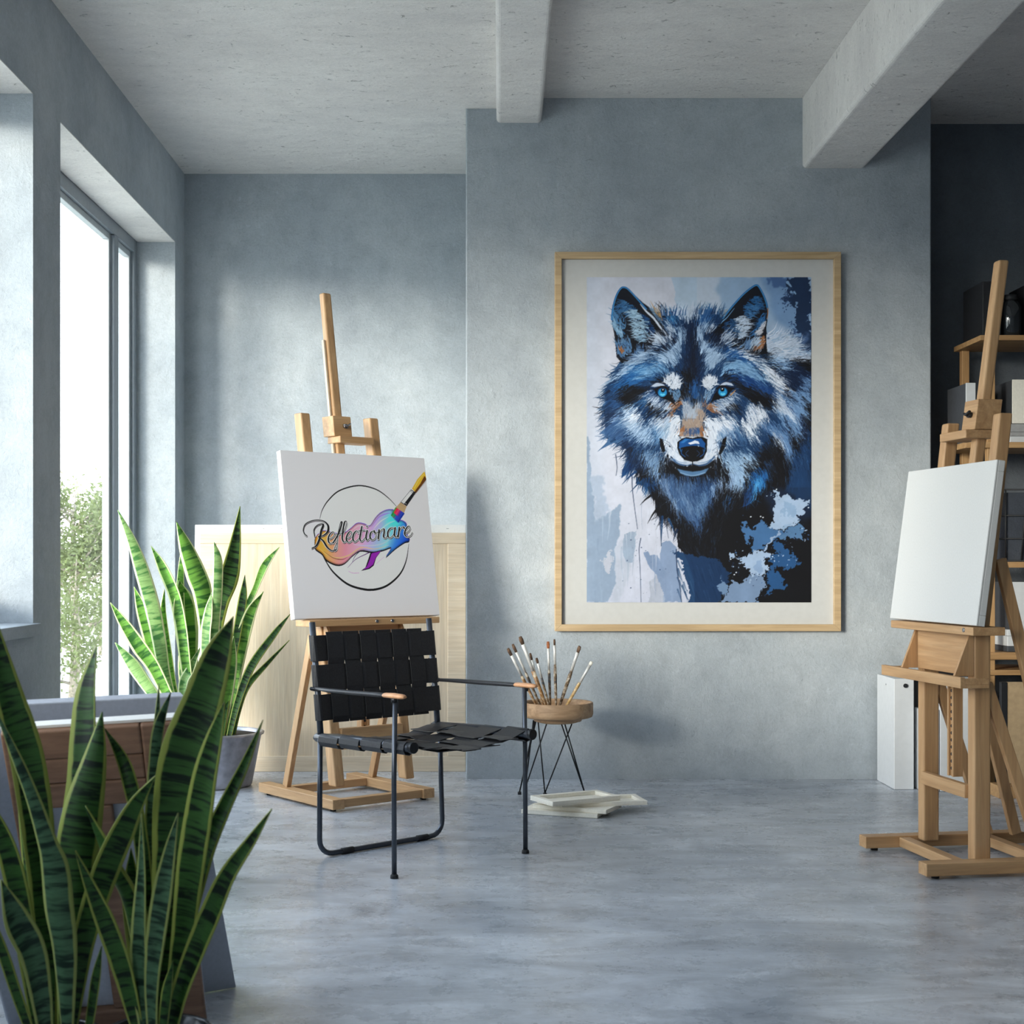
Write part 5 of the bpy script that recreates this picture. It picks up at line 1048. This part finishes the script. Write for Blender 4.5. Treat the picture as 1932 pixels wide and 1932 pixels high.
# brown crate-like canvas backs in front of it
def leaning_frame(xl0, xr0, yt0, xr1, yb1, Yb, Yt, label):
    A = P(xr1, yb1, Yb); A.z = .001; B = P(xr0, yt0, Yt); C = P(xl0, yt0+6, Yt-.05); h = B-A; w_ = C-B; n = h.cross(w_).normalized()
    if n.y > 0: n = -n
    r = empty('stretched_canvas', A, label=label, category='canvas'); hl = h.length; wl = w_.length; hu = h.normalized(); wu = (w_-hu*w_.dot(hu)).normalized(); n = hu.cross(wu); 
    if n.y > 0: n = -n
    lift = .004
    def q(a, b, c): return wu*a+hu*b+n*c+Vector((0,0,lift))
    def slab(m, a0, a1, b0_, b1, c0_, c1_): m.hexa([q(a0,b0_,c0_),q(a1,b0_,c0_),q(a1,b0_,c1_),q(a0,b0_,c1_),q(a0,b1,c0_),q(a1,b1,c0_),q(a1,b1,c1_),q(a0,b1,c1_)])
    m = MB(); slab(m, 0, wl, 0, hl, 0, .006); m.build('canvas_cloth', M['bluegrey'], r)
    wrp = MB(); slab(wrp, 0, wl, hl-.001, hl+.006, 0, .020); wrp.build('canvas_edge', M['canvas'], r)
    f = MB(); s_ = .075
    slab(f, 0, s_, 0, hl-.002, .006, .032); slab(f, wl-s_, wl, 0, hl-.002, .006, .032); slab(f, s_, wl-s_, 0, s_, .006, .032)
    slab(f, s_, wl-s_, hl-.078, hl-.002, .006, .032); slab(f, s_, wl-s_, hl-.145, hl-.080, .006, .028); slab(f, s_, wl-s_, hl-.212, hl-.147, .006, .028); slab(f, s_, wl-s_, hl*.36, hl*.36+.05, .006, .03)
    slab(f, wl*.5-.03, wl*.5+.03, s_, hl-.213, .006, .028)
    f.build('stretcher_frame', M['brown_x'], r, .006, 3)
leaning_frame(2, 330, 1352, 391, 1905, 3.60, 3.22, 'brown wooden back of a canvas leaning behind the near snake plants')
# ================================================================ near snake plants
def near_plant(b0, label, leaves, pot_r, rim, seed):
    r = empty('potted_snake_plant', b0, label=label, category='plant', group='near snake plants'); rd = random.Random(seed)
    MB().lathe([(0,0),(pot_r*.78,0),(pot_r*.84,.01),(pot_r*.97,rim-.02),(pot_r,rim-.006),(pot_r*.985,rim),(pot_r*.93,rim-.004),(pot_r*.9,rim-.03),(0,rim-.03)], 48).build('pot', M['black_pot'], r, label='glossy black pot')
    MB().lathe([(0,rim-.026),(pot_r*.5,rim-.024),(pot_r*.91,rim-.028)], 24).build('soil', M['soil'], r)
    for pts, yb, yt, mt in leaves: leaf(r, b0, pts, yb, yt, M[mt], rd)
bL = Vector(((100-VX)/F*2.6, 2.6, 0)); bR = Vector(((298-VX)/F*2.6, 2.6, 0))
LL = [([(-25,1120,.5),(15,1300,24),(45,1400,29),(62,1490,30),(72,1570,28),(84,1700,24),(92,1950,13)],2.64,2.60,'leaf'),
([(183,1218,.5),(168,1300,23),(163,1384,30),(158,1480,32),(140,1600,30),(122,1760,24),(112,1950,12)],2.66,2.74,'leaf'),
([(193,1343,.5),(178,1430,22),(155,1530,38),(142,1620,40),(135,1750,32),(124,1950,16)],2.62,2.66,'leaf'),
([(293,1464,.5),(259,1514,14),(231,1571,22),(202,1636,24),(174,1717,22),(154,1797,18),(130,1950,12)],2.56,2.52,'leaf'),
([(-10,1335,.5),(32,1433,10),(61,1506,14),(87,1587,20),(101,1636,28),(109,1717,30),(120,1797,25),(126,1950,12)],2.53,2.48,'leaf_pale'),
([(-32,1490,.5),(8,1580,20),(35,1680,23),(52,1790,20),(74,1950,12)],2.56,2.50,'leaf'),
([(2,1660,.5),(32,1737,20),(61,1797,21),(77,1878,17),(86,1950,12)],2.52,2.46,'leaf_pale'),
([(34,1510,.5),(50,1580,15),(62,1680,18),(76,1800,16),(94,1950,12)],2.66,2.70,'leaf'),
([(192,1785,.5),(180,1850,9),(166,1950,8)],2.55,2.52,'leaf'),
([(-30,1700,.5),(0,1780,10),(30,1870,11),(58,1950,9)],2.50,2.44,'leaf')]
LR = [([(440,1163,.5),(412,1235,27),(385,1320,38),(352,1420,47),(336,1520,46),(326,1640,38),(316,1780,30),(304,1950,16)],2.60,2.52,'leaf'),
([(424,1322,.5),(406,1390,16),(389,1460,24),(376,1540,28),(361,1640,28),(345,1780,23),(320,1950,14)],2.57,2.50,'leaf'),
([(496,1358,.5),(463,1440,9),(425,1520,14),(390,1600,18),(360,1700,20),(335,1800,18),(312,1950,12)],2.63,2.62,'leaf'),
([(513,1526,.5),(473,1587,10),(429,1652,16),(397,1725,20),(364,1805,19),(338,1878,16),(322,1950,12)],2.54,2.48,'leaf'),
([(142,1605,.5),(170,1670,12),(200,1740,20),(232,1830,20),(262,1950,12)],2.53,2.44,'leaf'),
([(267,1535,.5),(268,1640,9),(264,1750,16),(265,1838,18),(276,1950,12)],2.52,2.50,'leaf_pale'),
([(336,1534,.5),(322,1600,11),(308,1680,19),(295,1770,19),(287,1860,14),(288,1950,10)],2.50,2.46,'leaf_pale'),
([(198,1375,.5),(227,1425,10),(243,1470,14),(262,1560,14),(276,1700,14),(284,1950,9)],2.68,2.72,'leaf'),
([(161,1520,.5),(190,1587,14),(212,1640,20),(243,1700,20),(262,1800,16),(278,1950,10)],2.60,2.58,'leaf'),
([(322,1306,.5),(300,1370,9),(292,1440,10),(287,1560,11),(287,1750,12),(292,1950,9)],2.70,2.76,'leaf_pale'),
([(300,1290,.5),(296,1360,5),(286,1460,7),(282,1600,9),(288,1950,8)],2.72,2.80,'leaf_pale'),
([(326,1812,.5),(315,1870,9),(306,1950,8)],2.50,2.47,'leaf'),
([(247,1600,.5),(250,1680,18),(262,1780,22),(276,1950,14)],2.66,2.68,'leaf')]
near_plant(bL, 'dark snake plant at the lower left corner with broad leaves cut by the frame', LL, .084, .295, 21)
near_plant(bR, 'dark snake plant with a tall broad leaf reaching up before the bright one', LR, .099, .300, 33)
# ================================================================ shelves in the alcove
SH = empty('shelf_unit', (2.50, 7.38, 0), label='oak open shelf unit in the dark alcove at the right', category='shelf'); o_ = Vector(SH.location)
def sb(name, a, b, mat, **k): return bx(name, tuple(Vector(a)-o_), tuple(Vector(b)-o_), mat, SH, .002, **k)
for z0, z1, xl in ((2.293,2.32,2.575),(1.738,1.768,2.50),(1.12,1.15,2.575),(.645,.683,2.575),(.565,.592,2.575)): sb('shelf_board', (xl, 7.38, z0), (3.9, 7.80, z1), M['shelf_x'])
for x, y, z in ((2.617,7.40,2.293),(2.60,7.74,2.293),(3.84,7.40,2.293),(3.84,7.74,2.293)): sb('post', (x, y, 0), (x+.040, y+.04, z), M['shelf_z'])
def bk_(name, label, cat, a, b, mat, group=None, spine=None):
    o0 = ((a[0]+b[0])/2, (a[1]+b[1])/2, a[2]); r = empty(name, o0, label=label, category=cat, group=group); o0 = Vector(o0)
    q = lambda p: tuple(Vector(p)-o0)
    bx('body', q(a), q(b), mat, r, .003)
    if spine: bx('spine', q((a[0]-.001, a[1]-.004, a[2])), q((b[0]+.001, a[1]+.004, b[2]+.001)), spine, r, .002)
    return r, q
bk_('storage_box', 'black box standing at the left end of the top shelf', 'box', (2.60,7.42,2.321),(2.695,7.72,2.605), M['black'])
bk_('storage_box', 'black box cut by the right image edge on the top shelf', 'box', (2.845,7.42,2.321),(2.99,7.72,2.60), M['black'])
jr = empty('glass_jar', (2.765, 7.48, 2.321), label='dark round glass jar between two black boxes on the top shelf', category='jar')
m = Nd('dark_glass'); m.b.inputs['Base Color'].default_value = (.03,.035,.04,1); m.b.inputs['Roughness'].default_value = .06; m.b.inputs['Transmission Weight'].default_value = .5; m.b.inputs['Coat Weight'].default_value = .6
MB().lathe([(0,0),(.05,0),(.056,.008),(.056,.15),(.05,.175),(.03,.19),(.03,.20)], 36).build('glass_body', m.m, jr); MB().lathe([(0,.196),(.034,.196),(.036,.202),(.034,.222),(0,.224)], 28).build('lid', M['black'], jr)
for c_ in jr.children: c_.name = c_.name
bk_('ring_binder', 'grey binder with a white spine at the left end of the middle shelf', 'binder', (2.508,7.405,1.769),(2.556,7.70,2.075), M['dark_grey'], None, M['white_box'])
bk_('ring_binder', 'cream spined binder standing on flat books at the right image edge', 'binder', (2.748,7.405,1.866),(2.84,7.68,2.092), M['dark_grey'], None, M['canvas_cream'])
for i, (z0, z1, mt) in enumerate(((1.769,1.800,'white_box'),(1.801,1.822,'grey_book'),(1.823,1.865,'grey_book'))):
    bk_('book', ['white book at the bottom of the flat pile on the middle shelf','thin grey book in the middle of the flat pile on the middle shelf','thick grey book on top of the flat pile under the binder'][i], 'book', (2.738,7.41,z0),(2.95,7.70,z1), M[mt], 'flat books on the middle shelf')
# wire basket
wk = empty('wire_basket', (2.90, 7.58, 1.151), label='dark ribbed basket with a black wire frame on the shelf behind the right easel', category='basket')
MB().box((-.16,-.12,0),(.22,.13,.36)).build('basket_body', concrete('woven_charcoal', (.05,.06,.08,1),(.08,.09,.11,1),(.03,.035,.05,1),.7,.2), wk, .004)
wr = MB()
for z in (.005,.12,.24,.375): wr.tube([(-.17,-.13,z),(.23,-.13,z)], .004, 8); wr.tube([(-.17,-.13,z),(-.17,.14,z)], .004, 8)
for x in (-.17,-.09,.03,.23): wr.tube([(x,-.13,0),(x+(.03 if x == -.09 else 0),-.13,.375)], .004, 8)
wr.build('wire_frame', M['black'], wk)
bk_('ring_binder', 'white binder with a dark side on the lower shelf at the right edge', 'binder', (2.742,7.405,.80),(2.86,7.68,1.045), M['dark_grey'], None, M['white_box'])
for i, (z0, z1, mt) in enumerate(((.684,.712,'dark_grey'),(.713,.765,'white_box'),(.766,.799,'white_box'))):
    bk_('book', ['dark book at the bottom of the pile on the lower shelf','thick white book in the pile on the lower shelf','white book on top of the pile on the lower shelf'][i], 'book', (2.725,7.41,z0),(2.95,7.70,z1), M[mt], 'flat books on the lower shelf')
# things standing on the floor by the alcove
r1, q = bk_('storage_box', 'tall narrow white box against the grey wall, left of the right easel', 'box', (2.083,7.22,.001),(2.183,7.53,.56), M['white_box'])
MB().tube([q((2.140,7.222,.525)), q((2.140,7.214,.525))], .011, 12).build('finger_hole', M['black'], r1)
MB().tube([q((2.0825,7.36,.52)), q((2.0805,7.36,.52))], .004, 8).build('rivet', M['nickel'], r1)
bk_('storage_box', 'black case standing behind the white boxes and the easel', 'box', (2.19,7.29,.001),(2.53,7.53,.575), M['black'])
bk_('storage_box', 'short pale grey box behind the far leg of the right easel', 'box', (2.205,7.16,.001),(2.292,7.285,.41), M['white_box'])
bk_('storage_box', 'wide pale grey box seen between the legs of the right easel', 'box', (2.296,7.16,.001),(2.475,7.285,.565), M['white_box'])
kb = empty('kraft_panel', (2.75, 7.02, 0), label='brown kraft backed panel with a black edge standing under the shelves', category='panel')
bx('panel_board', (-.17,0,.062),(.35,.02,.56), M['kraft'], kb); bx('panel_edge', (-.20,-.004,.062),(-.17,.026,.56), M['black'], kb); bx('foot_plinth', (-.235,-.07,.0),(-.10,.06,.06), M['shelf_x'], kb)
